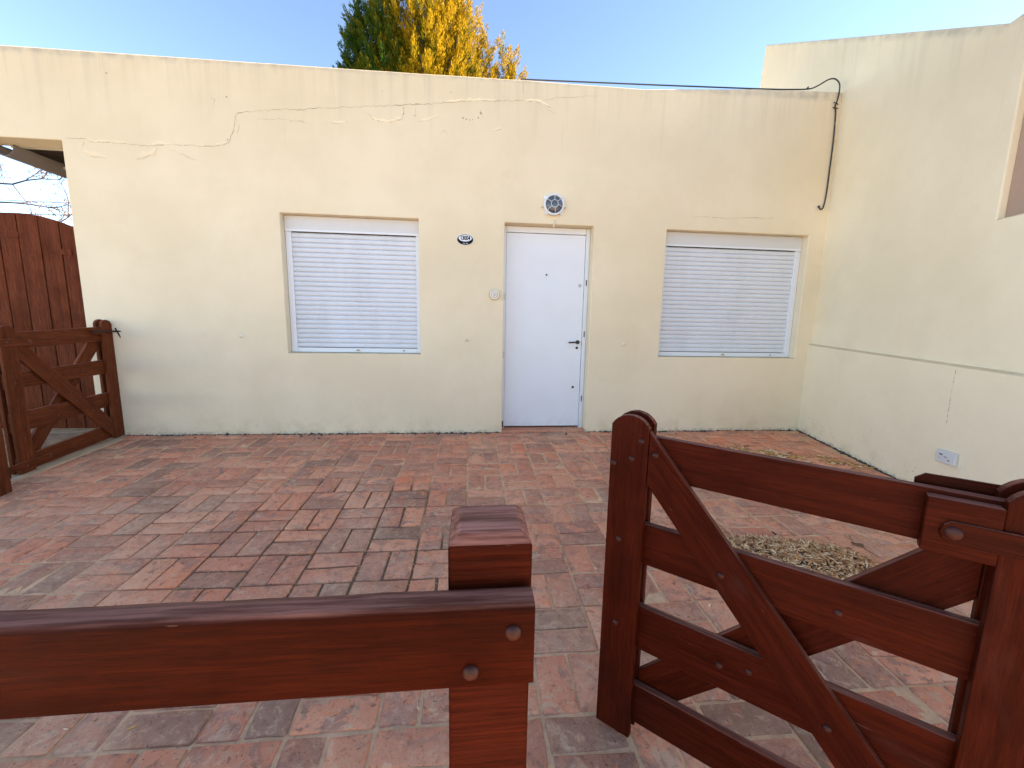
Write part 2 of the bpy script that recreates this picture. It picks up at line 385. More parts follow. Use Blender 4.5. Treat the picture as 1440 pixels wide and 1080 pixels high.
# courtyard paving: mortar bed plus bricks in a basket weave
X1, MX, MY = .236, .2666, .2378
Y1 = -2.965
def wall_x(y): return 3.665 + .17*min(y, 0)            # inner face of the right wall's plinth
pav = empty('brick_paving'); tag(pav, kind='structure')
def openf(x, y):
    c = math.exp(-(((x+.95)/1.15)**2 + ((y+1.85)/.8)**2)**1.5)
    nn = noise.noise(Vector((x*1.7+3, y*1.7, 0)))*.9
    far = .0
    return max(0, min(1, c*1.25 + nn*.75 - .22 + far))
nx, ny = 190, 130
gx = np.linspace(-3.30, 3.75, nx); gy = np.linspace(-5.0, .02, ny)
vv = []; ops = []
for yy in gy:
    for xx in gx:
        o_ = openf(xx, yy); ops.append(o_)
        vv.append((min(xx, wall_x(yy)+.02), yy, SL*min(yy, 0) - .0050 - .0055*o_ + .0025*noise.noise(Vector((xx*9, yy*9, 1)))))
ff = [(j*nx+i, j*nx+i+1, (j+1)*nx+i+1, (j+1)*nx+i) for j in range(ny-1) for i in range(nx-1)]
bed = mesh_obj('mortar_bed', vv, ff, M['mortar'], pav, smooth=True)
at = bed.data.attributes.new('open', 'FLOAT', 'POINT'); at.data.foreach_set('value', ops)

def brick_mesh(lx, ly, k):
    rr = random.Random(k*13+5); hx, hy = lx/2, ly/2
    def outline(ins, j):
        c = .0045+ins*.4; pts = []
        base = [(-hx+c, -hy), (0, -hy), (hx-c, -hy), (hx, -hy+c), (hx, hy-c), (hx-c, hy), (0, hy), (-hx+c, hy), (-hx, hy-c), (-hx, -hy+c)]
        return [(px*(1-ins/hx), py*(1-ins/hy)) for px, py in base]
    o = outline(0, 0); jit = [(rr.uniform(-.0032, .0030), rr.uniform(-.0032, .0030)) for _ in o]
    o = [(a[0]+j[0], a[1]+j[1]) for a, j in zip(o, jit)]
    i_ = [(a[0]+j[0], a[1]+j[1]) for a, j in zip(outline(.0055, 0), jit)]
    zr = [rr.uniform(-.0055, -.0025) for _ in o]; zt = [rr.uniform(-.0012, .0012) for _ in o]
    n = len(o)
    v = [(p_[0], p_[1], -.032) for p_ in o] + [(p_[0], p_[1], zz) for p_, zz in zip(o, zr)] + [(p_[0], p_[1], zz) for p_, zz in zip(i_, zt)] + [(0, 0, rr.uniform(-.001, .0018))]
    f = []
    for a in range(n):
        b_ = (a+1) % n
        f.append((a, b_, n+b_, n+a)); f.append((n+a, n+b_, 2*n+b_, 2*n+a)); f.append((2*n+a, 2*n+b_, 3*n))
    me = bpy.data.meshes.new('brick'); me.from_pydata(v, [], f); me.materials.append(M['brick'])
    me.polygons.foreach_set('use_smooth', [k_ % 3 != 0 for k_ in range(len(f))]); me.update()
    return me, v, f
GAPX, GAPY = .013, .0125
hor = [brick_mesh(MX-GAPX, MY/2-GAPY*.8, k) for k in range(9)]
ver = [brick_mesh(MX/2-GAPX*.85, MY-GAPY, 50+k) for k in range(9)]
half = [brick_mesh(MX/2-GAPX, MY/2-GAPY*.8, 90+k) for k in range(4)]
def proj(p):
    d = Vector(p)-CAM; w = d.dot(fw)
    if w < .05: return None
    return (720+568.67*d.dot(rt)/w, 540-568.67*d.dot(up)/w, w)
tilt0 = Matrix.Rotation(math.atan(SL), 4, 'X')
places = []
for i in range(-14, 14):
    for j in range(-9, 13):
        x0 = X1 + i*MX; y0 = Y1 + j*MY
        vert = ((i + j) % 2 == 0)
        cells = []
        if vert: cells = [(x0+MX*.25, y0+MY*.5, 'v'), (x0+MX*.75, y0+MY*.5, 'v')]
        else: cells = [(x0+MX*.5, y0+MY*.25, 'h'), (x0+MX*.5, y0+MY*.75, 'h')]
        for (x, y, k) in cells:
            hw = MX*.25 if k == 'v' else MX*.5; hh = MY*.5 if k == 'v' else MY*.25
            if x - hw < -3.28 or y > -.03: continue
            if y + hh > -.005:
                if k == 'v': continue
            if x + hw*.4 > wall_x(y): continue
            if y < -4.9: continue
            # wavering courses of an old hand-laid floor
            wx = .012*noise.noise(Vector((x*.8, y*.8, 5))); wy = .012*noise.noise(Vector((x*.8, y*.8, 9)))
            places.append((x+wx, y+wy, k))
# courses closing the last strip against the house
xx = -3.16
while xx < 3.5:
    places.append((xx, -.052, 'h')); xx += MX
scored = []
for (x, y, k) in places:
    pr = proj((x, y, SL*y)); s_ = 0
    if pr and -60 < pr[0] < 1500 and 560 < pr[1] < 1120: s_ = 1/pr[2]**3
    scored.append((s_, x, y, k))
scored.sort(key=lambda a: -a[0])
V, F = [], []
for idx, (s_, x, y, k) in enumerate(scored):
    lib = hor if k == 'h' else ver
    me, v, f = lib[random.randrange(len(lib))]
    hump = .006*noise.noise(Vector((x*1.1, y*1.1, 2)))
    mat_ = Matrix.Translation((x, y, SL*y + random.uniform(-.0030, .0032) + hump*.5)) @ tilt0 @ Matrix.Rotation(R(random.gauss(0, .8)) + (math.pi if random.random() < .5 else 0), 4, 'Z') @ Matrix.Rotation(R(random.gauss(0, .75)), 4, 'X') @ Matrix.Rotation(R(random.gauss(0, .55)), 4, 'Y')
    if idx < 300:
        o = bpy.data.objects.new('brick', me); COL.objects.link(o); o.parent = pav; o.matrix_local = mat_
    else:
        b0 = len(V); V += [mat_ @ Vector(q) for q in v]; F += [tuple(b0+q for q in fc) for fc in f]
o = mesh_obj('brick_field', V, F, M['brick'], pav); o.data.polygons.foreach_set('use_smooth', [k_ % 3 != 0 for k_ in range(len(F))]); tag(o, kind='stuff')

# pale concrete apron beyond the side gate and the kerb strip below it
vv = [(x_, y_, gnd(y_)+dz) for y_ in (-5.0, -2.5, 0.0, 9.0) for (x_, dz) in ((-5.6, -.25), (-5.6, -.008), (-3.315, -.008), (-3.315, -.25))]
ff = [(4*j+k, 4*j+k+1, 4*j+k+5, 4*j+k+4) for j in range(3) for k in range(3)] + [(0, 3, 2, 1), (12, 13, 14, 15)]
tag(mesh_obj('side_path', vv, ff, M['side_stone']), kind='structure')
kb = box('kerb', -3.313, -3.245, -4.98, -.015, -.06, .0, M['concrete'], None, .006)
for v_ in kb.data.vertices: v_.co.z += gnd(v_.co.y+kb.location.y) + (.003 if v_.co.z > 0 else -.02)
tag(kb, kind='structure')

# ------------------------------------------------------------------ house
house = empty('house'); tag(house, 'long single storey cream rendered house with white door and two closed shutters', 'house')
topx = [(-5.2, 3.31), (-3.884, 3.328), (-1.04, 3.352), (.46, 3.373), (1.63, 3.375), (2.785, 3.456), (3.95, 3.50)]
def ztop(x):
    for (a, za), (b, zb) in zip(topx, topx[1:]):
        if a <= x <= b: return za + (zb-za)*(x-a)/(b-a)
    return 3.4
xs = sorted(set([-5.2, -4.74, -3.884, -3.52, -1.768, -1.04, -.51, .314, .46, 1.205, 1.63, 1.963, 2.785, 3.52, 3.95] + [round(-4.6+.55*k, 3) for k in range(1, 15)]))
zs = [-.12, .81, 2.10, 2.616, None]
def solid(xm, zi):
    if -4.74 < xm < -3.52 and zi < 3: return False
    if -1.768 < xm < -.51 and zi == 1: return False
    if .314 < xm < 1.205 and zi in (0, 1): return False
    if 1.963 < xm < 3.52 and zi == 1: return False
    return True
TH = .20
bm = bmesh.new(); cache = {}
def vert(x, zi, back):
    key = (x, zi, back)
    if key not in cache:
        zz = zs[zi] if zs[zi] is not None else ztop(x) + .004*noise.noise(Vector((x*5, 0, 0)))
        cache[key] = bm.verts.new((x, TH if back else 0, zz))
    return cache[key]
nzc = len(zs)-1
for i in range(len(xs)-1):
    for k in range(nzc):
        xm = (xs[i]+xs[i+1])/2
        if not solid(xm, k): continue
        a, b = xs[i], xs[i+1]
        bm.faces.new((vert(a, k, 0), vert(b, k, 0), vert(b, k+1, 0), vert(a, k+1, 0)))
        bm.faces.new((vert(a, k, 1), vert(a, k+1, 1), vert(b, k+1, 1), vert(b, k, 1)))
        if k == nzc-1 or not solid(xm, k+1): bm.faces.new((vert(a, k+1, 0), vert(b, k+1, 0), vert(b, k+1, 1), vert(a, k+1, 1)))
        if k == 0 or not solid(xm, k-1): bm.faces.new((vert(a, k, 0), vert(a, k, 1), vert(b, k, 1), vert(b, k, 0)))
        if i == 0 or not solid((xs[i-1]+xs[i])/2, k): bm.faces.new((vert(a, k, 0), vert(a, k+1, 0), vert(a, k+1, 1), vert(a, k, 1)))
        if i == len(xs)-2 or not solid((xs[i+1]+xs[i+2])/2, k): bm.faces.new((vert(b, k, 0), vert(b, k, 1), vert(b, k+1, 1), vert(b, k+1, 0)))
bmesh.ops.recalc_face_normals(bm, faces=bm.faces[:])
es = [e for e in bm.edges if len(e.link_faces) == 2 and e.calc_face_angle(0) > R(60) and (e.verts[0].co.y < .01 and e.verts[1].co.y < .01 or abs(e.verts[0].co.y-e.verts[1].co.y) > .1)]
bmesh.ops.bevel(bm, geom=es, offset=.009, segments=3, profile=.5, affect='EDGES')
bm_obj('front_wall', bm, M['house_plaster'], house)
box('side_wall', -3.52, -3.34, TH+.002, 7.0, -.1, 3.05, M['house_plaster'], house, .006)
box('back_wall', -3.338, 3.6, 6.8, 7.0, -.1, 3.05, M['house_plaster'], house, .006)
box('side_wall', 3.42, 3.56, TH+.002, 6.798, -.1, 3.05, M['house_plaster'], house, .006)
box('roof', -3.52, 3.5, TH+.002, 7.0, 3.052, 3.16, M['roof_felt'], house, .004)

def crack_ribbon(V, F, path, w, seed, proud=.0012):
    rr = random.Random(seed)
    P_ = []
    for (a, b) in zip(path, path[1:]):
        L = math.hypot(b[0]-a[0], b[1]-a[1]); n = max(2, int(L/.022))
        for k in range(n):
            t_ = k/n; P_.append((a[0]+(b[0]-a[0])*t_ + rr.gauss(0, .0025), a[1]+(b[1]-a[1])*t_ + rr.gauss(0, .0045)))
    P_.append(path[-1]); n = len(P_); b0 = len(V)
    for i, (x, z_) in enumerate(P_):
        q = P_[min(i+1, n-1)]; p_ = P_[max(i-1, 0)]; d = Vector((q[0]-p_[0], q[1]-p_[1])); d = d.normalized() if d.length > 0 else Vector((1, 0))
        ww = w*max(.12, rr.uniform(.15, 1.25))*(.2 if i in (0, n-1) else 1)*(.35 + 1.1*abs(noise.noise(Vector((x*6, z_*6, seed)))))
        V.append((x - d.y*ww, -proud, z_ + d.x*ww)); V.append((x + d.y*ww, -proud, z_ - d.x*ww))
    for i in range(n-1): F.append((b0+2*i, b0+2*i+1, b0+2*i+3, b0+2*i+2))
main = [(-3.50, 2.637), (-3.34, 2.638), (-3.289, 2.615), (-2.992, 2.618), (-2.85, 2.609), (-2.617, 2.634), (-2.294, 2.635), (-2.173, 2.666), (-2.117, 2.769), (-2.082, 2.917), (-1.974, 2.941), (-1.672, 2.978), (-1.428, 3.0), (-1.056, 3.042), (-.614, 3.083), (-.293, 3.123), (-.033, 3.158), (.231, 3.176), (.464, 3.197), (.612, 3.195), (.736, 3.148)]
minor = [[(.46, 3.373), (.477, 3.204)], [(-.627, 3.07), (-.628, 2.998)], [(-.518, 3.09), (-.533, 2.987)], [(.066, 3.104), (.093, 3.02)],
         [(-.957, 3.007), (-.89, 2.934), (-.776, 2.929), (-.648, 2.961), (-.621, 3.071)], [(-1.279, 2.898), (-1.217, 2.889), (-1.123, 2.913)],
         [(-.508, 2.946), (-.391, 2.977), (-.307, 3.013)], [(-1.918, 2.881), (-1.707, 2.9), (-1.526, 2.882), (-1.495, 2.878)],
         [(-2.937, 2.494), (-2.783, 2.537), (-2.752, 2.615)], [(-2.678, 2.602), (-2.526, 2.54), (-2.435, 2.509)],
         [(.632, 3.196), (.767, 3.236), (.971, 3.256), (1.177, 3.289)], [(-3.357, 2.54), (-3.318, 2.496), (-3.177, 2.492)],
         [(2.228, 2.238), (2.573, 2.232), (2.881, 2.252), (3.117, 2.255)], [(-2.284, 3.041), (-2.25, 3.021), (-2.285, 2.961)],
         [(1.598, 3.28), (1.627, 3.375)], [(-.30, 2.86), (-.26, 2.90), (-.23, 2.85)], [(.15, 2.93), (.21, 2.915), (.28, 2.94)],
         [(.61, 3.19), (.70, 3.13), (.78, 3.10)], [(-3.34, 2.63), (-3.36, 2.56)], [(-2.1, 2.9), (-2.06, 2.82), (-2.09, 2.75)]]
V, F = [], []
crack_ribbon(V, F, main, .0036, 1)
for k, c_ in enumerate(minor): crack_ribbon(V, F, c_, .0024, k+2)
for (x, z_, s_) in [(.05, 3.02, .012), (.075, 3.06, .014), (-.38, 2.985, .006), (.0, 3.0, .006), (-.09, 3.01, .012), (-.06, 3.0, .009), (-.03, 2.995, .008), (-2.15, 3.05, .010), (-2.17, 2.7, .008), (-.63, 3.01, .010), (-.53, 3.0, .008), (-3.1, 3.17, .010), (-.82, 3.19, .006), (-.2, 3.22, .007)]:
    b0 = len(V); n = 7; rr = random.Random(int(x*999))
    V += [(x + s_*rr.uniform(.5, 1.1)*math.cos(2*math.pi*k/n), -.0016, z_ + s_*rr.uniform(.4, 1)*math.sin(2*math.pi*k/n)) for k in range(n)]; F.append(tuple(range(b0, b0+n)))
tag(mesh_obj('plaster_crack', V, F, M['crack'], house), 'long stepped crack and chipped spots in the render')
# lifted lips of paint along the crack: thin wedges of plaster with real thickness
def lip(V, F, path, w, h, seed):
    rr = random.Random(seed); P_ = []
    for (a, b) in zip(path, path[1:]):
        n = max(2, int(math.hypot(b[0]-a[0], b[1]-a[1])/.03))
        P_ += [(a[0]+(b[0]-a[0])*k/n, a[1]+(b[1]-a[1])*k/n + rr.gauss(0, .004)) for k in range(n)]
    P_.append(path[-1]); b0 = len(V); n = len(P_)
    for i, (x, z_) in enumerate(P_):
        e = math.sin(math.pi*i/(n-1))**.5 if 0 < i < n-1 else .02; hh = .55*h*e*rr.uniform(.1, 1.1)*(.3+.9*abs(noise.noise(Vector((x*4, z_*4, seed*3.1)))))
        V += [(x, -.0004, z_ + w*e*rr.uniform(.5, 1.2) + .002), (x, -.0008-hh, z_ + .003), (x, -.0003, z_ + .0015)]
    for i in range(n-1):
        a = b0+3*i; F += [(a, a+1, a+4, a+3), (a+1, a+2, a+5, a+4)]
for k, (pa_, w_, h_) in enumerate([(main[1:4], .03, .0045), (main[4:6], .03, .004), (main[6:8], .02, .003), (main[15:18], .025, .003), (main[18:21], .03, .003), (minor[4], .025, .005), (minor[6], .02, .005),
                              (minor[8], .05, .006), (minor[11], .05, .004), (minor[16], .02, .004), (minor[5], .02, .006)]):
    V, F = [], []; lip(V, F, pa_, w_, h_, k+1); mesh_obj('flaking_render', V, F, M['flake'], house, smooth=True)

# windows
def window(x0, x1, gl, gr, label):
    z0, z1, Y = .81, 2.10, .09
    w = empty('window'); w.parent = house; w['label'] = label
    box('roller_box', x0+.002, x1-.002, Y-.012, Y+.09, 1.962, z1-.002, M['box_plastic'], w, .003)
    box('box_lip', x0+.006, x1-.006, Y-.019, Y-.013, 1.955, 1.975, M['white_metal'], w, .002)
    box('guide', x0+.003, x0+.003+gl, Y-.006, Y+.05, z0+.003, 1.960, M['white_metal'], w, .003)
    box('guide', x1-.003-gr, x1-.003, Y-.006, Y+.05, z0+.003, 1.960, M['white_metal'], w, .003)
    a, b = x0+.004+gl, x1-.004-gr
    box('backing', x0-.02, x1+.02, Y+.105, Y+.115, z0-.03, z1+.03, M['dark_gap'], w, 0)
    n = 24; zb, zt = .862, 1.952; ph = (zt-zb)/n
    pts = []                                   # curved slat profile in (y, z)
    prof = [(.004, .0), (-.0035, .0015), (-.0085, .22*ph), (-.0105, .45*ph), (-.0095, .68*ph), (-.0055, .84*ph), (.002, .93*ph), (.0055, .95*ph), (.0055, .99*ph), (.009, .99*ph), (.009, 0)]
    L = b-a
    bm = bmesh.new(); A = [bm.verts.new((-L/2, p_[0], p_[1])) for p_ in prof]; B = [bm.verts.new((L/2, p_[0], p_[1])) for p_ in prof]
    bm.faces.new(A); bm.faces.new(B[::-1])
    for i in range(len(prof)): bm.faces.new((A[i], B[i], B[(i+1) % len(prof)], A[(i+1) % len(prof)]))
    s0 = bm_obj('slat', bm, M['shutter'], w); s0.location = ((a+b)/2, Y+.015, zb)
    for k in range(1, n):
        s = s0.copy(); COL.objects.link(s); s.parent = w; s.location = ((a+b)/2 + random.uniform(-.001, .001), Y+.015+random.uniform(-.0008, .0008), zb+k*ph)
    V, F = [], []
    for side in (a+.001, b-.007):              # little end stops seen as dark ticks
        for k in range(n):
            b0 = len(V); z_ = zb+k*ph-.002
            for dx in (0, .006):
                for dz in (0, .010): V.append((side+dx, Y+.0068, z_+dz))
            F.append((b0, b0+2, b0+3, b0+1))
    box('bottom_bar', a, b, Y-.002, Y+.022, z0+.003, zb-.005, M['white_metal'], w, .003)
    for fx, ww, mm in ((.10, .03, 'white_metal'), (.5, .055, 'cream_plastic'), (.88, .035, 'white_metal')):
        xc = a+(b-a)*fx
        box('latch', xc-ww/2, xc+ww/2, Y-.009, Y-.0025, z0+.016, z0+.036, M[mm], w, .002)
    box('keyhole', a+(b-a)*.5-.012, a+(b-a)*.5+.012, Y-.011, Y-.0092, z0+.022, z0+.030, M['dark_gap'], w, 0)
    box('keyhole', a+(b-a)*.88+.002, a+(b-a)*.88+.012, Y-.011, Y-.0092, z0+.020, z0+.032, M['dark_gap'], w, 0)
    return w
window(-1.768, -.51, .052, .038, 'window with lowered white roller shutter, left of the door')
window(1.963, 3.52, .045, .058, 'window with lowered white roller shutter, right of the door')

# door
dr = empty('door'); dr.parent = house
YD = .13
box('door_leaf', .345, 1.160, YD, YD+.045, .035, 2.035, M['white_paint'], dr, .003)
fr = [(.316, .341, YD-.012, 0.0, 2.098), (1.164, 1.203, YD-.020, 0.0, 2.098)]
box('door_frame', .316, .3425, YD-.012, YD+.07, -.01, 2.097, M['white_paint'], dr, .003)
box('door_frame', 1.163, 1.203, YD-.018, YD+.07, .0, 2.097, M['white_paint'], dr, .003)
box('door_frame', .344, 1.161, YD-.012, YD+.07, 2.039, 2.097, M['white_paint'], dr, .003)
box('threshold', .316, 1.203, .012, YD+.10, -.06, .018, M['brick'], dr, .004)
box('door_gap', .30, 1.22, YD+.0715, YD+.08, -.05, 2.12, M['dark_gap'], dr, 0)
h = bmesh.new()
bm = bmesh.new(); disc_bm(bm, 0, 0, .022, .022, 0, -.008, 24); bm_obj('escutcheon', bm, M['black'], dr).location = (1.118, YD, .945)
v, f = tube_geo(smooth_path([(1.118, YD-.004, .945), (1.118, YD-.035, .945), (1.108, YD-.046, .945), (1.06, YD-.048, .944), (1.012, YD-.046, .941)]), .0085, 10)
mesh_obj('handle', v, f, M['black'], dr, smooth=True)
for (x, z_, r_, mm) in ((1.112, .885, .014, 'black'), (.762, 1.632, .0095, 'black'), (1.118, 1.532, .020, 'pale_metal'), (1.085, .462, .013, 'black'), (1.118, .462, .016, 'white_metal')):
    bm = bmesh.new(); disc_bm(bm, 0, 0, r_, r_, 0, -.004, 20)
    bm_obj('lock_cylinder' if r_ > .0098 else 'peephole', bm, M[mm], dr).location = (x, YD, z_)
box('keyhole', 1.113, 1.121, YD-.006, YD-.0042, 1.526, 1.538, M['black'], dr, 0)
for z_ in (1.03, .34, 1.56): box('strike_plate', 1.176, 1.186, YD-.0205, YD-.0182, z_-.03, z_+.03, M['dark_gap'], dr, 0)
for z_ in (1.40, .80, .06): box('hinge', .322, .336, YD-.020, YD-.0122, z_-.035, z_+.035, M['pale_metal'] if z_ > .1 else M['iron'], dr, .003)

# rear eave and gutter seen through the side opening
ev = empty('eave', (0, 0, 0)); ev.parent = house
box('fascia', -4.20, -3.53, .29, .315, 2.635, 2.70, M['cream_plastic'], ev, .004)
for k in range(6):
    x1 = -3.53 - k*.108
    box('soffit_board', x1-.105, x1, .316, 5.5, 2.63+.004*k, 2.655+.004*k, M['eave_wood'], ev, .003)
n = 12; prof = [(-4.13 + .085*math.cos(math.pi + math.pi*i/n), 2.615 + .10*math.sin(math.pi + math.pi*i/n)) for i in range(n+1)]
bm = bmesh.new(); r0 = [bm.verts.new((p_[0], .16, p_[1])) for p_ in prof]; r1_ = [bm.verts.new((p_[0], 5.5, p_[1])) for p_ in prof]
q0 = [bm.verts.new((-4.13+(p_[0]+4.13)*.93, .16, 2.617+(p_[1]-2.615)*.93)) for p_ in prof]; q1 = [bm.verts.new((v_.co.x, 5.5, v_.co.z)) for v_ in q0]
for i in range(n):
    bm.faces.new((r0[i], r0[i+1], r1_[i+1], r1_[i])); bm.faces.new((q0[i], q1[i], q1[i+1], q0[i+1])); bm.faces.new((r0[i], q0[i], q0[i+1], r0[i+1]))
bm_obj('gutter', bm, M['gutter'], ev, smooth=True)
tube('gutter_bead', [(-4.213, .155, 2.617), (-4.213, 5.5, 2.617)], .009, M['gutter'], ev)
box('roof_slope', -4.08, -3.53, .30, 5.5, 2.702, 2.76, M['roof_felt'], ev, .004)
box('bracket', -4.05, -3.70, .60, .64, 2.565, 2.59, M['pale_metal'], ev, .003)

# ------------------------------------------------------------------ right boundary wall, local frame: x = s along wall toward the street, -y = toward courtyard
ang = math.atan2(-.9859, -.1676)
RW = empty('boundary_wall', (3.70, 0, 0), ang)      # local +x toward the street, local +y then points to +X side
tag(RW, 'tall cream rendered boundary wall on the right with sloping top and ledge', 'wall')
# local y axis = rotate x by +90: for direction (-.17,-.99) this is (.99,-.17): away from the courtyard
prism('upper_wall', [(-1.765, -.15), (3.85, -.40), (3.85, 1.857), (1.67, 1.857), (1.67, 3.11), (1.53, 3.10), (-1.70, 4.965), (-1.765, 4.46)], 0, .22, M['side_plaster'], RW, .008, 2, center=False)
prism('brown_wall', [(1.672, 1.859), (3.85, 1.859), (3.85, 3.10), (1.672, 3.10)], .045, .22, M['brown_plaster'], RW, .004, 2, center=False)
# plinth with a small splayed ledge
s0, s1 = -.01, 3.85
def lz(s): return .966 - .0467*s
bm = bmesh.new(); rings = []
for s in np.linspace(s0, s1, 30):
    wob = .002*noise.noise(Vector((s*4, 0, 0)))
    rings.append([bm.verts.new(c_) for c_ in ((s, -.001, -.4), (s, -.037, -.4), (s, -.037+wob, lz(s)-.012), (s, -.033+wob, lz(s)-.005), (s, -.001, lz(s)+.004))])
for a, b in zip(rings, rings[1:]):
    for i in range(4): bm.faces.new((a[i], b[i], b[i+1], a[i+1]))
bm.faces.new(rings[0]); bm.faces.new(rings[-1][::-1])
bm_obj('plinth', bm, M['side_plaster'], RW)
V, F = [], []                                   # hairline construction joint, as a thin ribbon
rr = random.Random(4)
def vline(x, z0_, z1_, w, y_):
    b0 = len(V); n = 40
    for i in range(n+1):
        z_ = z0_+(z1_-z0_)*i/n; ww = w*max(.1, rr.uniform(-.3, 1.2)); xx = x+rr.gauss(0, .0015)
        V.extend([(xx-ww, y_, z_), (xx+ww, y_, z_)])
    for i in range(n): F.append((b0+2*i, b0+2*i+1, b0+2*i+3, b0+2*i+2))
vline(1.62, .45, .86, .0018, -.0382)
mesh_obj('joint_crack', V, F, M['crack'], RW)

# ------------------------------------------------------------------ wall fittings
def fitting(name, loc, label, cat, group=None): 
    o = empty(name, loc); tag(o, label, cat, group); return o
# bulkhead lamp
lp = fitting('wall_lamp', (.787, 0, 2.276), 'round white bulkhead lamp with caged dark glass above the door', 'lamp')
bm = bmesh.new(); disc_bm(bm, 0, 0, .098, .098, -.001, -.022, 40)
for ax, az in ((-.082, .066), (.086, .050), (-.07, -.075), (.075, -.07)): disc_bm(bm, ax, az, .018, .018, -.001, -.016, 14)
bm_obj('base_plate', bm, M['white_metal'], lp)
n = 40; prof = [(.100, -.022), (.101, -.040), (.094, -.050), (.084, -.050), (.082, -.034)]
bm = bmesh.new(); rg_ = [[bm.verts.new((p_[0]*math.cos(2*math.pi*i/n), p_[1], p_[0]*math.sin(2*math.pi*i/n))) for i in range(n)] for p_ in prof]
for a, b in zip(rg_, rg_[1:]):
    for i in range(n): bm.faces.new((a[i], b[i], b[(i+1) % n], a[(i+1) % n]))
bm_obj('rim', bm, M['white_metal'], lp, True)
bm = bmesh.new(); rg_ = []
for k in range(7):
    t_ = k/6*math.pi/2; rg_.append([bm.verts.new((.083*math.cos(t_)*math.cos(2*math.pi*i/n)+.0, -.036-.030*math.sin(t_), .083*math.cos(t_)*math.sin(2*math.pi*i/n))) for i in range(n)] if k < 6 else [bm.verts.new((0, -.066, 0))])
for a, b in zip(rg_[:5], rg_[1:6]):
    for i in range(n): bm.faces.new((a[i], b[i], b[(i+1) % n], a[(i+1) % n]))
for i in range(n): bm.faces.new((rg_[5][i], rg_[6][0], rg_[5][(i+1) % n]))
bm_obj('lamp_glass', bm, M['lamp_glass'], lp, True)
n = 24; tube('cage_ring', [(.034*math.cos(2*math.pi*i/n), -.070, .034*math.sin(2*math.pi*i/n)) for i in range(n+1)], .0026, M['white_metal'], lp, 6)
for d_ in (90, 38, -15, -83, -140, 150):
    c, s = math.cos(R(d_)), math.sin(R(d_)); tube('cage_bar', [(.034*c, -.070, .034*s), (.062*c, -.066, .062*s), (.088*c, -.050, .088*s)], .0024, M['white_metal'], lp, 6)
for sx in (-1, 1): tube('screw_lug', [(sx*.098, -.015, -.018), (sx*.122, -.012, -.020)], .006, M['pale_metal'], lp, 6)

# house number plate
hp = fitting('house_number_plate', (-.069, 0, 1.922), 'oval enamel plate with number 13004 left of the door', 'house number')
bm = bmesh.new(); disc_bm(bm, 0, 0, .081, .053, -.001, -.007, 48); bm_obj('plate_rim', bm, M['white_enamel'], hp)
bm = bmesh.new(); disc_bm(bm, 0, 0, .0765, .0485, -.0072, -.0095, 48); bm_obj('black_band', bm, M['black_enamel'], hp)
bm = bmesh.new(); disc_bm(bm, .0, .0125, .063, .0300, -.0097, -.0112, 48); bm_obj('white_field', bm, M['white_enamel'], hp)
cu = bpy.data.curves.new('digits', 'FONT'); cu.body = '13004'; cu.size = .052; cu.align_x = 'CENTER'; cu.align_y = 'CENTER'; cu.extrude = .0006; cu.offset = .0017; cu.space_character = .92
tmp = bpy.data.objects.new('digits', cu); COL.objects.link(tmp); bpy.context.view_layer.update()
me = bpy.data.meshes.new_from_object(tmp.evaluated_get(bpy.context.evaluated_depsgraph_get())); bpy.data.objects.remove(tmp)
me.materials.clear(); me.materials.append(M['black_enamel'])
o = bpy.data.objects.new('digits', me); link(o, hp); o.rotation_euler = (R(90), 0, 0); o.location = (0, -.0120, .0130); o.scale = (.80, 1, 1)
for (x, w_) in ((-.022, .006), (-.013, .005), (-.005, .006), (.010, .008), (.021, .006)):
    box('small_mark', x, x+w_, -.0104, -.0096, -.036, -.031, M['white_enamel'], hp, 0)
# doorbell
bl = fitting('doorbell', (.220, 0, 1.410), 'round cream doorbell push beside the door frame', 'doorbell')
bm = bmesh.new(); disc_bm(bm, 0, 0, .050, .050, -.001, -.024, 36); bevel_bm(bm, .006, 3); bm_obj('back_disc', bm, M['cream_plastic'], bl)
bm = bmesh.new(); disc_bm(bm, 0, 0, .028, .028, -.0242, -.031, 28); bm_obj('ring', bm, M['cream_plastic'], bl)
for rr_0, rr_1, yy0, yy1 in ((.0505, .0535, -.0005, -.012), (.0285, .0315, -.0242, -.0256)):
    bm = bmesh.new(); n = 36; A_ = [[bm.verts.new((q_*math.cos(2*math.pi*i/n), y_, q_*math.sin(2*math.pi*i/n))) for i in range(n)] for q_, y_ in ((rr_0, yy0), (rr_0, yy1), (rr_1, yy1), (rr_1, yy0))]
    for a_, b_ in zip(A_, A_[1:]):
        for i in range(n): bm.faces.new((a_[i], b_[i], b_[(i+1) % n], a_[(i+1) % n]))
    bm_obj('shadow_ring', bm, M['shadow_ring'], bl)  # dark raised ring, a painted shadow outline around the bell part
dome('push_button', (0, -.031, 0), .014, .008, (0, -1, 0), M['pale_metal'], bl)
# wall hooks
def hook(x, z_, label):
    k = fitting('wall_hook', (x, 0, z_), label, 'hook', 'small cream hooks on the front wall')
    dome('plug', (0, -.001, 0), .016, .012, (0, -1, 0), M['cream_plastic'], k)
    v, f = tube_geo(smooth_path([(0, -.006, 0), (0, -.030, -.004), (0, -.038, .006), (0, -.036, .018)]), .0055, 8); mesh_obj('prong', v, f, M['cream_plastic'], k, smooth=True)
hook(-2.179, .958, 'small cream hook low on the wall left of the left window')
hook(-.057, .955, 'small cream hook on the wall between left window and door')
hook(1.574, .937, 'small cream hook on the wall between door and right window')
pg = tube('wire_stub', smooth_path([(.80, -.004, 2.135), (.80, -.016, 2.125), (.80, -.014, 2.105), (.797, .006, 2.075)]), .007, M['cream_plastic']); tag(pg, 'short cream wire stub over the middle of the door', 'wire')
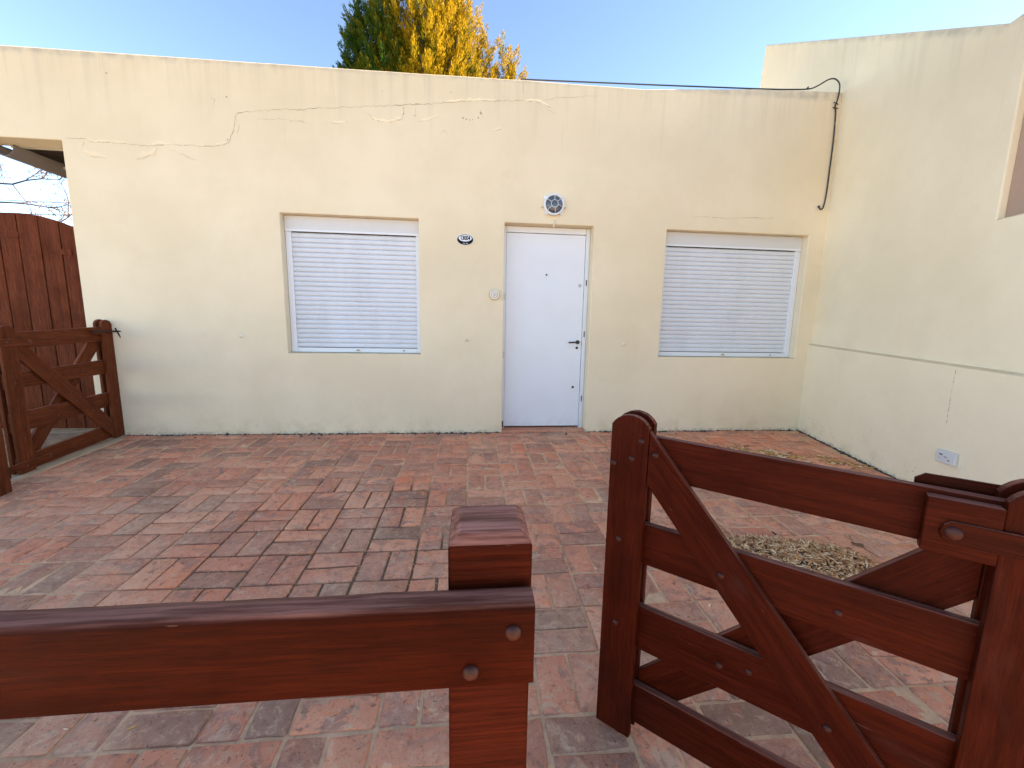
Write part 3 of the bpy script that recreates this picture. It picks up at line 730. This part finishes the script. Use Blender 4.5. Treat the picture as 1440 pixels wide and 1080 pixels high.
# outlet box on right wall
ob = empty('outlet_box', (3.70, 0, 0), ang); tag(ob, 'small white electrical outlet box low on the right wall', 'outlet')
box('casing', 1.612, 1.748, -.066, -.038, .192, .282, M['box_plastic'], ob, .005)
box('cover', 1.620, 1.740, -.071, -.0665, .199, .262, M['box_plastic'], ob, .003)
box('slot', 1.645, 1.667, -.073, -.0712, .250, .257, M['dark_gap'], ob, 0); box('slot', 1.680, 1.700, -.073, -.0712, .240, .244, M['dark_gap'], ob, 0)
dome('screw', (1.713, -.0712, .222), .005, .003, (0, -1, 0), M['dark_gap'], ob); box('tab', 1.64, 1.66, -.074, -.0712, .222, .236, M['pale_metal'], ob, .001)
# cable over the parapet
pts = [(.45, .10, 3.43), (1.66, .10, 3.470), (2.87, .10, 3.515), (3.20, .10, 3.532), (3.40, .09, 3.545), (3.48, .07, 3.570), (3.56, .04, 3.615), (3.605, .01, 3.610), (3.635, -.018, 3.555), (3.643, -.020, 3.48), (3.637, -.016, 3.40), (3.625, -.012, 3.345), (3.640, -.012, 3.28), (3.652, -.012, 3.03), (3.650, -.012, 2.75), (3.648, -.012, 2.55), (3.640, -.012, 2.44), (3.625, -.016, 2.38), (3.600, -.02, 2.36), (3.575, -.016, 2.385)]
cb = empty('power_cable'); tag(cb, 'black cable lying over the parapet and hanging down the corner', 'cable')
tube('cable', smooth_path(pts), .0068, M['grey_rubber'], cb)
tube('cable_clip', [(3.60, -.014, 3.38), (3.625, -.026, 3.372), (3.655, -.012, 3.365)], .004, M['iron'], cb, 6)
tube('cable_clip', [(3.60, -.010, 3.335), (3.63, -.024, 3.328), (3.66, -.012, 3.33)], .004, M['iron'], cb, 6)
dome('cable_end', (3.575, -.018, 2.387), .011, .012, (-1, -.3, .3), M['grey_rubber'], cb)
tube('tie_wire', [(3.38, .10, 3.545), (3.39, .085, 3.562), (3.40, .10, 3.55)], .006, M['grey_rubber'], cb, 6)

# ------------------------------------------------------------------ field gates (front face at local y=0, local x from one stile to the other)
def arch(x0, x1, z0, zs_, zp, n=10):
    """board outline with a rounded top: sides up to zs_, peak zp"""
    w = x1-x0; sag = zp-zs_; r = (w*w/4+sag*sag)/(2*sag); cx, cz = (x0+x1)/2, zp-r; a = math.asin(w/2/r)
    return [(x0, z0)] + [(x1, z0)] + [(cx+r*math.sin(a-2*a*k/n), cz+r*math.cos(a-2*a*k/n)) for k in range(n+1)]
def shear(o, k):
    if k:
        for v_ in o.data.vertices: v_.co.z += k*(v_.co.x)
    return o
def bar_between(name, p, q, h0, h1, y0, y1, mat, parent):
    """diagonal board: p=(s,zlow), q=(s,zlow) with vertical end heights h0,h1; built along its own x axis so the grain runs with it"""
    a = math.atan2(q[1]-p[1]+(h1-h0)/2, q[0]-p[0])
    pts = [(p[0], p[1]), (q[0], q[1]), (q[0], q[1]+h1), (p[0], p[1]+h0)]
    cx = sum(v[0] for v in pts)/4; cz = sum(v[1] for v in pts)/4; c, s = math.cos(-a), math.sin(-a)
    loc = [((x-cx)*c-(z_-cz)*s, (x-cx)*s+(z_-cz)*c) for x, z_ in pts]
    o = prism(name, loc, y0, y1, mat, parent, .0025, 2, center=False)
    me = o.data
    for v_ in me.vertices: v_.co.y -= (y0+y1)/2
    o.location = (cx, (y0+y1)/2, cz); o.rotation_euler = (0, -a, 0); return o
def field_gate(root, W, stile, z0l, z0h, top_l, top_h, rails, fb, bb, bolts, mats, railtop=None):
    mw, mu, mb = mats
    T = .022
    for (y0, y1, dz) in ((0, T, 0), (T+.027, 2*T+.027, .004)):
        prism('stile', arch(0, stile, z0l, top_l[0]+dz, top_l[1]+dz), y0, y1, mu, root, .0025)
        prism('stile', arch(W-stile, W, z0h, top_h[0]+dz, top_h[1]+dz), y0, y1, mu, root, .0025)
    for (a0, a1, b0, b1) in rails:       # z at left end (low, high) and right end
        pts = [(.012, a0), (W-.012, b0), (W-.012, b1), (.012, a1)]
        prism('rail', pts, T+.0015, T+.0255, mw, root, .003)
    bar_between('brace', fb[0], fb[1], fb[2], fb[3], .0012, T+.0005, mw, root)
    bar_between('brace', bb[0], bb[1], bb[2], bb[3], T+.027, 2*T+.0265, mw, root)
    for (s, z_, d) in bolts: dome('bolt', (s, -d+.001 if d < 0 else .0005, z_), .0092, .006, (0, -1, 0), mb, root)
GA = R(-42)
rg = empty('pedestrian_gate', (.404, -2.998, 0), GA); tag(rg, 'near dark brown field gate standing ajar with rounded stiles and crossed braces', 'gate')
T = .022
field_gate(rg, .865, .108, -.142, -.17, (.838, .870), (.812, .846),
           [(.695, .815, .695, .806), (.428, .552, .428, .552), (.152, .292, .152, .290), (-.100, .030, -.100, .026)],
           ((.1095, .681), (.7555, -.095), .150, .150), ((.1095, -.105), (.7555, .592), .165, .165),
           [(.088, .800, 0), (.063, .745, 0), (.012, .722, 0), (.129, .768, 0), (.040, .494, 0), (.313, .487, 0), (.330, .238, 0), (.551, .480, -.0235), (.559, .204, 0), (.045, .224, 0), (.400, .245, -.0235), (.150, .245, -.0235)][:10] + [(.395, .238, -.0235)],
           (M['wood'], M['wood_up'], M['bolt']))
box('hinge_block', .654, .7565, -.004, T+.0012, .688, .799, M['wood'], rg, .003)
b_ = prism('strap_hinge', [(.690, .7145), (1.02, .7145), (1.02, .759), (.690, .759), (.680, .750), (.676, .737), (.680, .724)], -.011, -.0045, M['strap'], rg, .0015)
dome('bolt', (.695, -.0105, .737), .014, .007, (0, -1, 0), M['bolt'], rg)
prism('rear_strap', [(.655, .775), (1.0, .775), (1.0, .824), (.660, .824), (.645, .812), (.645, .79)], 2*T+.0285, 2*T+.034, M['strap'], rg, .0012)
prism('strap_hinge', [(.690, .02), (1.02, .02), (1.02, .065), (.690, .065), (.676, .0425)], -.011, -.0045, M['strap'], rg, .0015)
# its hanging post (just out of frame, carries the straps)
hang = Vector((.404, -2.998, 0)) + Vector((math.cos(GA), math.sin(GA), 0))*.97
def fence_post(name, x0, x1, y0, y1, zb, zt, mat, label=None, parent=None, bev=.012):
    c = Vector(((x0+x1)/2, (y0+y1)/2, 0))
    hx, hy = (x1-x0)/2, (y1-y0)/2
    bm = bmesh.new(); rings = []
    for (z_, ins) in ((zb, 0), (zt-.014, 0), (zt-.010, .001), (zt-.001, bev), (zt, bev+.003)):
        rings.append([bm.verts.new((sx*(hx-ins), sy*(hy-ins), z_-zt)) for sx, sy in ((-1, -1), (1, -1), (1, 1), (-1, 1))])
    bm.faces.new(rings[0][::-1]); bm.faces.new(rings[-1])
    for a, b in zip(rings, rings[1:]):
        for i in range(4): bm.faces.new((a[i], a[(i+1) % 4], b[(i+1) % 4], b[i]))
    ve = [e for e in bm.edges if abs(e.verts[0].co.z-e.verts[1].co.z) > .1]
    bmesh.ops.bevel(bm, geom=ve, offset=.0025, segments=2, affect='EDGES', clamp_overlap=True)
    o = bm_obj(name, bm, mat, parent); o.location = (c.x, c.y, zt)
    if label: tag(o, label, 'post')
    return o
hp_ = fence_post('gate_post', hang.x-.005, hang.x+.095, hang.y-.06, hang.y+.04, -.3, .90, M['post_wood'], 'dark brown wooden post carrying the near gate at the right')

# street fence
fe = empty('rail_fence', (.023, -3.61, -.19)); tag(fe, 'low dark brown post and rail fence in the near foreground', 'fence')
def rel(o): o.location = Vector(o.location) - fe.location; return o
rel(fence_post('post', -.027, .073, -3.66, -3.56, -.3, .866, M['post_wood'], None, fe))
rel(fence_post('post', -1.90, -1.80, -3.66, -3.56, -.3, .866, M['post_wood'], None, fe))
rel(fence_post('post', -3.75, -3.65, -3.66, -3.56, -.3, .866, M['post_wood'], None, fe))
def fence_rail(z0_, z1_):
    # cross-section in (y,z) swept along x with a slightly uneven rounded top
    n = 90; x0, x1 = -3.72, .0715; bm = bmesh.new(); rings = []
    cy, cz, cx = -3.681, (z0_+z1_)/2, (x0+x1)/2
    for i in range(n+1):
        x = x0+(x1-x0)*i/n; w1 = .0016*noise.noise(Vector((x*7, 0, z0_))); w2 = .0016*noise.noise(Vector((x*16, 3, z0_)))
        prof = [(-.0190, z0_+.003), (-.0190, z1_-.008), (-.0180, z1_-.004+w2), (-.0145, z1_-.001+w1), (-.004, z1_+w1), (.006, z1_-.000+w2), (.0150, z1_-.003+w2), (.0180, z1_-.010), (.0180, z0_+.003), (.0155, z0_), (-.0165, z0_)]
        rings.append([bm.verts.new((x-cx, p_[0], p_[1]-cz)) for p_ in prof])
    for a, b in zip(rings, rings[1:]):
        for k in range(11): bm.faces.new((a[k], b[k], b[(k+1) % 11], a[(k+1) % 11]))
    bm.faces.new(rings[0]); bm.faces.new(rings[-1][::-1])
    o = bm_obj('rail', bm, M['rail_wood'], fe); o.location = (cx, cy, cz); rel(o)
    o.data.polygons.foreach_set('use_smooth', [len(p_.vertices) == 4 for p_ in o.data.polygons])
    try: o.data.set_sharp_from_angle(angle=R(50))
    except Exception: pass
fence_rail(.706, .808); fence_rail(.33, .43)
for (x, z_) in ((.047, .774), (.0, .727), (.045, .40), (.0, .355)):
    rel(dome('bolt', (x, -3.7005, z_), .0095, .006, (0, -1, 0), M['bolt'], fe))

# left side gate
lg = empty('side_gate', (-3.30, -.914, 0), R(90)); tag(lg, 'far reddish brown field gate at the left beside the house corner', 'gate')
field_gate(lg, .911, .106, -.046, .006, (1.018, 1.045), (1.050, 1.094),
           [(.872, .990, .905, 1.035), (.585, .695, .610, .738), (.262, .405, .310, .437), (-.040, .075, .020, .150)],
           ((.108, .798), (.798, .012), .170, .175), ((.108, -.03), (.798, .83), .17, .17),
           [(.050, .63, 0), (.055, .21, 0), (.31, .665, 0), (.44, .50, 0), (.52, .45, 0), (.62, .31, 0), (.345, .325, -.0235), (.60, .66, -.0235), (.855, .35, 0), (.86, .10, 0), (.77, .10, 0), (.48, .42, 0)],
           (M['side_wood'], M['side_wood_up'], M['side_bolt']))
prism('strap_hinge', [(-.16, .898), (.196, .898), (.208, .910), (.208, .938), (.196, .950), (-.16, .950)], -.008, -.001, M['side_wood'], lg, .0015)
prism('strap_hinge', [(-.16, -.012), (.225, .010), (.237, .022), (.237, .045), (.225, .056), (-.16, .036)], -.008, -.001, M['side_wood'], lg, .0015)
for (s, z_) in ((.03, .924), (.185, .924), (.04, .010), (.205, .033)): dome('bolt', (s, -.008, z_), .011, .007, (0, -1, 0), M['side_bolt'], lg)
box('latch_plate', .70, .885, -.010, -.001, .965, 1.012, M['side_wood'], lg, .003)
tube('latch_bolt', [(.70, -.016, .988), (.90, -.016, .990), (.93, -.10, .992), (.935, -.155, .996)], .007, M['iron'], lg)
tube('latch_pin', [(.905, -.03, 1.02), (.912, -.05, .96), (.93, -.075, .89)], .006, M['iron'], lg)
tube('latch_handle', [(.935, -.125, .995), (.94, -.17, .998)], .010, M['iron'], lg)
sp_ = fence_post('gate_post', -3.22, -3.10, -1.31, -1.175, -.3, .93, M['side_wood_up'], 'reddish brown wooden post at the left picture edge near the far gate')
hh = box('hinge', -3.29, -3.222, -1.15, -1.05, -.02, .05, M['iron'], sp_, .006); hh.location -= sp_.location; hh.name = 'hinge'

# arched plank gate in the side opening
ag = empty('plank_gate', (-4.13, .15, 0)); tag(ag, 'tall arched gate of vertical red brown planks in the side passage', 'gate')
x = -.60
edges = [-.60, -.462, -.30, -.135, .028, .195, .362, .530, .600]
edges = [-.60, -.472, -.305, -.138, .020, .195, .365, .530, .603]
Rr = 1.15; zc = 2.036-Rr
for a, b in zip(edges, edges[1:]):
    aa, bb_ = a+.0055, b-.0055
    n = 6; top = [(bb_-(bb_-aa)*k/n, zc+math.sqrt(Rr*Rr-(bb_-(bb_-aa)*k/n)**2)) for k in range(n+1)]
    o = prism('plank', [(aa, .035), (bb_, .035)] + top, 0+random.uniform(-.002, .002), .022, M['plank_wood'], ag, .003)
for z_ in (.35, 1.0, 1.62): box('ledge', -.58, .58, .0225, .05, z_, z_+.11, M['plank_wood'], ag, .003)
for z_ in (.40, 1.05, 1.67):
    for a, b in zip(edges, edges[1:]): dome('nail', ((a+b)/2+random.uniform(-.03, .03), .0, z_+random.uniform(-.02, .02)), .007, .003, (0, -1, 0), M['side_bolt'], ag, 2, 8)
for (x, z_) in ((-.04, 1.82), (.38, 1.68)): box('cleat', x-.05, x+.07, -.007, -.0025, z_, z_+.05, M['plank_wood'], ag, .002)

# ------------------------------------------------------------------ heap of husks and litter
def curl(V, F, c, L, r, seed_rot, up_=.5):
    """bent little husk: three-segment, triangular section, own island"""
    a = random.uniform(0, 2*math.pi); el = random.uniform(-.35, up_); bend = random.uniform(-1.2, 1.2)
    pts = []; p = Vector(c); d = Vector((math.cos(a)*math.cos(el), math.sin(a)*math.cos(el), math.sin(el)))
    for k in range(4):
        pts.append(p.copy()); p = p + d*L/3; d = Matrix.Rotation(bend/3, 3, 'Z') @ d
    v, f = tube_geo(pts, [r*.5, r, r, r*.45], 4); b0 = len(V); V += v; F += [tuple(b0+i for i in q) for q in f]
def heap_h(x, y):
    u = (x-1.60)/.56; w = (y+2.255 + .06*(x-1.6))/.235
    q = u*u*1.0 + w*w + .22*noise.noise(Vector((x*7, y*7, 0)))
    return max(0, 1-q)
hz_v, hz_f = [], []; nx_, ny_ = 60, 34
for j in range(ny_+1):
    for i in range(nx_+1):
        x = 1.0+1.2*i/nx_; y = -2.55+.6*j/ny_; h_ = heap_h(x, y)
        hz_v.append((x, y, SL*y - .006 + .046*h_**.7 + .004*noise.noise(Vector((x*40, y*40, 2)))*(h_ > 0)))
for j in range(ny_):
    for i in range(nx_): hz_f.append((j*(nx_+1)+i, j*(nx_+1)+i+1, (j+1)*(nx_+1)+i+1, (j+1)*(nx_+1)+i))
V, F = [], []
for _ in range(9000):
    x, y = random.uniform(.95, 2.25), random.uniform(-2.6, -1.95); h_ = heap_h(x, y)
    if h_ <= 0 and random.random() > .012: continue
    if h_ < .12 and random.random() > .55: continue
    curl(V, F, (x, y, SL*y + .002 + .046*max(h_, 0)**.7 + random.uniform(-.003, .008)), random.uniform(.014, .036), random.uniform(.0028, .0048), 0)
hp2 = empty('husk_heap', (1.6, -2.25, 0)); tag(hp2, 'low heap of pale dry husks on the bricks behind the near gate', 'heap of husks')
hb = mesh_obj('heap_core', hz_v, hz_f, M['husk_dark'], hp2, True); hb.location = (-1.6, 2.25, 0)
hs = mesh_obj('husks', V, F, M['husk'], hp2); hs.location = (-1.6, 2.25, 0); hs['kind'] = 'stuff'

V, F = [], []
def flake_piece(x, y, s):
    curl(V, F, (x, y, SL*min(y, 0)+.003), s, s*.13, 0, .25)
for _ in range(700):       # litter drift in the far corner
    k = random.random(); x = 2.55+.85*k+random.gauss(0, .07); y = -.56-.42*k+random.gauss(0, .055)
    if noise.noise(Vector((x*5, y*5, 0))) < -.12: continue
    flake_piece(x, y, random.uniform(.02, .055))
o = mesh_obj('leaf_litter', V, F, M['litter']); tag(o, 'drift of small yellow dry leaves on the bricks in the far right corner', 'leaf litter', kind='stuff')
V, F = [], []
for _ in range(520):
    x, y = random.uniform(-3.1, 3.2), random.uniform(-3.4, -.03)
    if x > wall_x(y)-.05: continue
    flake_piece(x, y, random.uniform(.006, .016) if random.random() < .9 else random.uniform(.02, .03))
for _ in range(900):       # bits of straw caught in the open joints
    i, j = random.randrange(-9, 3), random.randrange(-1, 12)
    if random.random() < .5: x, y = X1+i*MX+random.gauss(0, .003), Y1+(j+random.random())*MY
    else: x, y = X1+(i+random.random())*MX, Y1+j*MY+random.gauss(0, .003)
    if random.random() > openf(x, y): continue
    V_, F_ = [], []
    curl(V, F, (x, y, SL*y-.004), random.uniform(.006, .018), random.uniform(.001, .002), 0, .1)
o = mesh_obj('joint_litter', V, F, M['litter']); tag(o, 'tiny seed husks and straw scattered over the brick paving', 'litter', kind='stuff')
# a single dead leaf
bm = bmesh.new(); n = 10; c0 = bm.verts.new((0, 0, .004)); ring = [bm.verts.new((.030*math.cos(2*math.pi*k/n), .013*math.sin(2*math.pi*k/n), .010+.008*math.sin(2*math.pi*k/n*2))) for k in range(n)]
for k in range(n): bm.faces.new((c0, ring[k], ring[(k+1) % n]))
o = bm_obj('dry_leaf', bm, M['dry_leaf'], None, True); o.location = (2.216, -2.136, SL*-2.136+.004); o.rotation_euler = (0, 0, R(-50)); tag(o, 'single curled brown leaf on the bricks beyond the husk heap', 'leaf')
V, F = [], []                              # scrap of white printed paper near the post
# dirt and moss line where the walls meet the paving
V, F = [], []
def clump(x, y, z_, s):
    b0 = len(V); n = 6; V.append((x, y, z_+s*random.uniform(.5, 1)))
    V.extend([(x+s*random.uniform(.7, 1.5)*math.cos(2*math.pi*k/n), y+s*random.uniform(.7, 1.3)*math.sin(2*math.pi*k/n), z_-.004) for k in range(n)])
    F.extend([(b0, b0+1+k, b0+1+(k+1) % n) for k in range(n)])
for _ in range(1500):
    x = random.uniform(-3.3, 3.6)
    if .32 < x < 1.20: continue
    clump(x, -.006-abs(random.gauss(0, .008)), 0, abs(random.gauss(0, .006))+.003)
for _ in range(1100):
    s = random.uniform(0, 3.6); y = -s*.9859; x = 3.70-.1676*s - .040 - abs(random.gauss(0, .007))
    clump(x, y, SL*y, abs(random.gauss(0, .006))+.003)
for _ in range(30):
    x = random.uniform(-3.2, 3.3); clump(x, -.02-abs(random.gauss(0, .05)), 0, random.uniform(.008, .016))
o = mesh_obj('wall_foot_dirt', V, F, M['dirt']); tag(o, 'dark line of dirt and moss where the walls meet the paving', 'dirt', kind='stuff')

# ------------------------------------------------------------------ cypress behind the house
tree = empty('cypress_tree', (-1.2, 9.0, 0)); tag(tree, 'tall golden green cypress rising behind the house roof', 'tree')
tv, tf = tube_geo([(-1.2, 9, -.1), (-1.2, 9.05, 2), (-1.15, 9, 5), (-1.2, 9, 8), (-1.3, 9, 10.6)], [.30, .25, .19, .11, .03], 10)
for k in range(26):
    z_ = 2.5+7*k/26; a_ = k*2.4; L = 1.9*(1-(z_-2.5)/12)
    v2, f2 = tube_geo([(-1.2, 9, z_), (-1.2+L*.5*math.cos(a_), 9+L*.5*math.sin(a_), z_+.5), (-1.2+L*math.cos(a_), 9+L*math.sin(a_), z_+1.5)], [.06, .035, .012], 6)
    b0 = len(tv); tv += v2; tf += [tuple(b0+i for i in q) for q in f2]
tk = mesh_obj('trunk', tv, tf, M['bark'], tree, True); tk.location = (1.2, -9, 0)
# (x, y, top z, radius, golden share, base z)
lobes = [(-3.02, 9.0, 9.75, .62, .10, 4.2), (-2.55, 9.3, 10.5, .75, .22, 3.4), (-2.35, 8.6, 9.4, .70, .18, 3.2), (-1.80, 9.0, 11.3, .80, .84, 3.0), (-1.05, 9.2, 11.8, .78, 1.0, 3.0), (-1.35, 8.4, 9.7, .62, .88, 3.0),
         (-.62, 9.1, 10.45, .50, 1.0, 3.3), (-.75, 8.5, 9.45, .52, .98, 3.0), (-.10, 9.0, 9.95, .42, .92, 3.8), (-.25, 8.6, 9.0, .45, .78, 3.4), (.33, 9.0, 9.15, .36, .92, 4.4), (.93, 9.0, 9.12, .20, .85, 6.6), (1.22, 9.1, 8.75, .18, .95, 6.9), (-3.3, 8.9, 9.0, .40, .05, 4.6)]
LV, LF, LT = [], [], []
quads = []; tint = []
for (cx, cy, zt, rad, gold, zb) in lobes:
    H = zt-zb; np_ = int(340*rad*H/1.6)
    for _ in range(np_):
        u = random.random()**.75; z_ = zt - H*u*1.0 - .02
        if z_ < zb or z_ < 7.0 and random.random() < .6: continue
        prof = min(1, ((zt-z_)/1.9)**.62) * (1 - .35*max(0, (u-.6)/.4))
        rr_ = rad*prof*(random.random()**.45); a_ = random.uniform(0, 2*math.pi)
        bx, by = cx+rr_*math.cos(a_), cy+rr_*math.sin(a_)
        out = Vector((math.cos(a_)*.55 + .22*(cx+1.3)/2, math.sin(a_)*.45, 1.0)).normalized()
        Lp = random.uniform(.25, .58); nl = int(48*Lp/.35)
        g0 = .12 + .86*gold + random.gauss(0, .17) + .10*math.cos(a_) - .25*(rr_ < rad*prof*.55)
        t_ = rng.random(nl)**.8; az = rng.random(nl)*2*np.pi; rd = (.085*(1-t_)**.7+.012)*rng.random(nl)**.5
        o3 = np.array(out); e1 = np.cross(o3, [0, 1, .2]); e1 /= np.linalg.norm(e1); e2 = np.cross(o3, e1)
        base = np.array([bx, by, z_]) + np.outer(t_*Lp, o3) + (np.cos(az)*rd)[:, None]*e1 + (np.sin(az)*rd)[:, None]*e2
        dr_ = o3*1.3 + .38*((np.cos(az))[:, None]*e1 + (np.sin(az))[:, None]*e2) + rng.normal(0, .25, (nl, 3)); dr_ /= np.linalg.norm(dr_, axis=1)[:, None]
        sd_ = np.cross(dr_, rng.normal(0, 1, (nl, 3))); sd_ /= np.linalg.norm(sd_, axis=1)[:, None]
        ll = rng.uniform(.05, .12, nl)[:, None]; ww = rng.uniform(.006, .013, nl)[:, None]
        q = np.stack([base - sd_*ww*.5, base + dr_*ll*.5 - sd_*ww, base + dr_*ll, base + dr_*ll*.5 + sd_*ww], 1)
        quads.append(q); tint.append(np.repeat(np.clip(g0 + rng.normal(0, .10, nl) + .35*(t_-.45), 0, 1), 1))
Q = np.concatenate(quads); T_ = np.concatenate(tint); nq = len(Q)
print('cypress leaves', nq)
me = bpy.data.meshes.new('crown'); me.vertices.add(nq*4); me.vertices.foreach_set('co', (Q.reshape(-1, 3) - np.array([-1.2, 9.0, 0])).ravel())
me.loops.add(nq*4); me.loops.foreach_set('vertex_index', np.arange(nq*4, dtype=np.int32)); me.polygons.add(nq)
me.polygons.foreach_set('loop_start', np.arange(0, nq*4, 4, dtype=np.int32)); me.update(calc_edges=True); me.validate()
at = me.attributes.new('tint', 'FLOAT', 'FACE'); at.data.foreach_set('value', T_.astype(np.float32))
me.materials.append(M['cypress']); o = bpy.data.objects.new('crown', me); link(o, tree); o['kind'] = 'stuff'

# sparse shrub and overhead wires seen through the side opening
sh = empty('bare_tree', (-9.6, 5.2, 0)); tag(sh, 'sparse twiggy tree beyond the arched plank gate', 'tree')
tv, tf = [], []; lv, lf = [], []
def addt(pts, r, n=5):
    v2, f2 = tube_geo(pts, r, n); b0 = len(tv); tv.extend([q - Vector((-9.6, 5.2, 0)) for q in v2]); tf.extend([tuple(b0+i for i in q) for q in f2])
addt([(-9.6, 5.2, -.1), (-9.55, 5.2, 1.5), (-9.7, 5.2, 2.8), (-9.9, 5.3, 4.0)], [.11, .09, .06, .03], 8)
def branch(p, d, L, r, depth):
    pts = [p.copy()]; q = p.copy(); dd = d.copy()
    for k in range(5):
        dd = (dd + Vector((random.gauss(0, .12), random.gauss(0, .12), random.gauss(0, .10)))).normalized(); q = q + dd*L/5; pts.append(q.copy())
        if depth > 0 and k > 0: branch(q, (dd + Vector((random.gauss(0, .6), random.gauss(0, .4), random.gauss(0, .6)))).normalized(), L*.5, r*.5, depth-1)
        if depth <= 1:
            for _ in range(5):
                c = q + Vector((random.gauss(0, .05), random.gauss(0, .05), random.gauss(0, .04))) - Vector((-9.6, 5.2, 0)); b0 = len(lv)
                e = Vector((random.gauss(0, 1), random.gauss(0, 1), random.gauss(0, 1))).normalized()*.022; g_ = e.cross(Vector((random.random(), random.random(), 1))).normalized()*.009
                lv.extend([c-e, c-g_, c+e, c+g_]); lf.append((b0, b0+1, b0+2, b0+3))
    addt(pts, [r*(1-.13*k) for k in range(6)])
for (p, d, L) in (((-9.6, 5.2, 3.3), (1, 0, .12), 1.4), ((-9.6, 5.2, 3.7), (1, -.1, -.02), 1.6), ((-9.6, 5.2, 2.7), (1, 0, .10), 1.9), ((-9.7, 5.2, 3.0), (-1, 0, .4), 1.5), ((-9.6, 5.2, 2.6), (.1, 1, .5), 1.4), ((-9.8, 5.2, 3.6), (-.2, -1, .5), 1.3), ((-9.8, 5.2, 3.9), (.7, 0, .7), 1.2)):
    branch(Vector(p), Vector(d).normalized(), L, .022, 2)
mesh_obj('trunk', tv, tf, M['twig'], sh, True)
o = mesh_obj('crown', lv, lf, M['dry_leaf'], sh); o['kind'] = 'stuff'
for (z_, lab) in ((3.42, 'upper thin overhead wire seen above the arched plank gate'), (3.17, 'lower thin overhead wire seen above the arched plank gate')):
    o = tube('overhead_wire', [(-30, 5.6, z_+.6), (-16, 5.6, z_+.08), (-9, 5.6, z_+.03), (-5, 5.6, z_+.10), (14, 7.6, z_+1.2)], .007, M['grey_rubber'], None, 6); tag(o, lab, 'wire', 'overhead wires behind the house')

print('objects', len(bpy.data.objects))
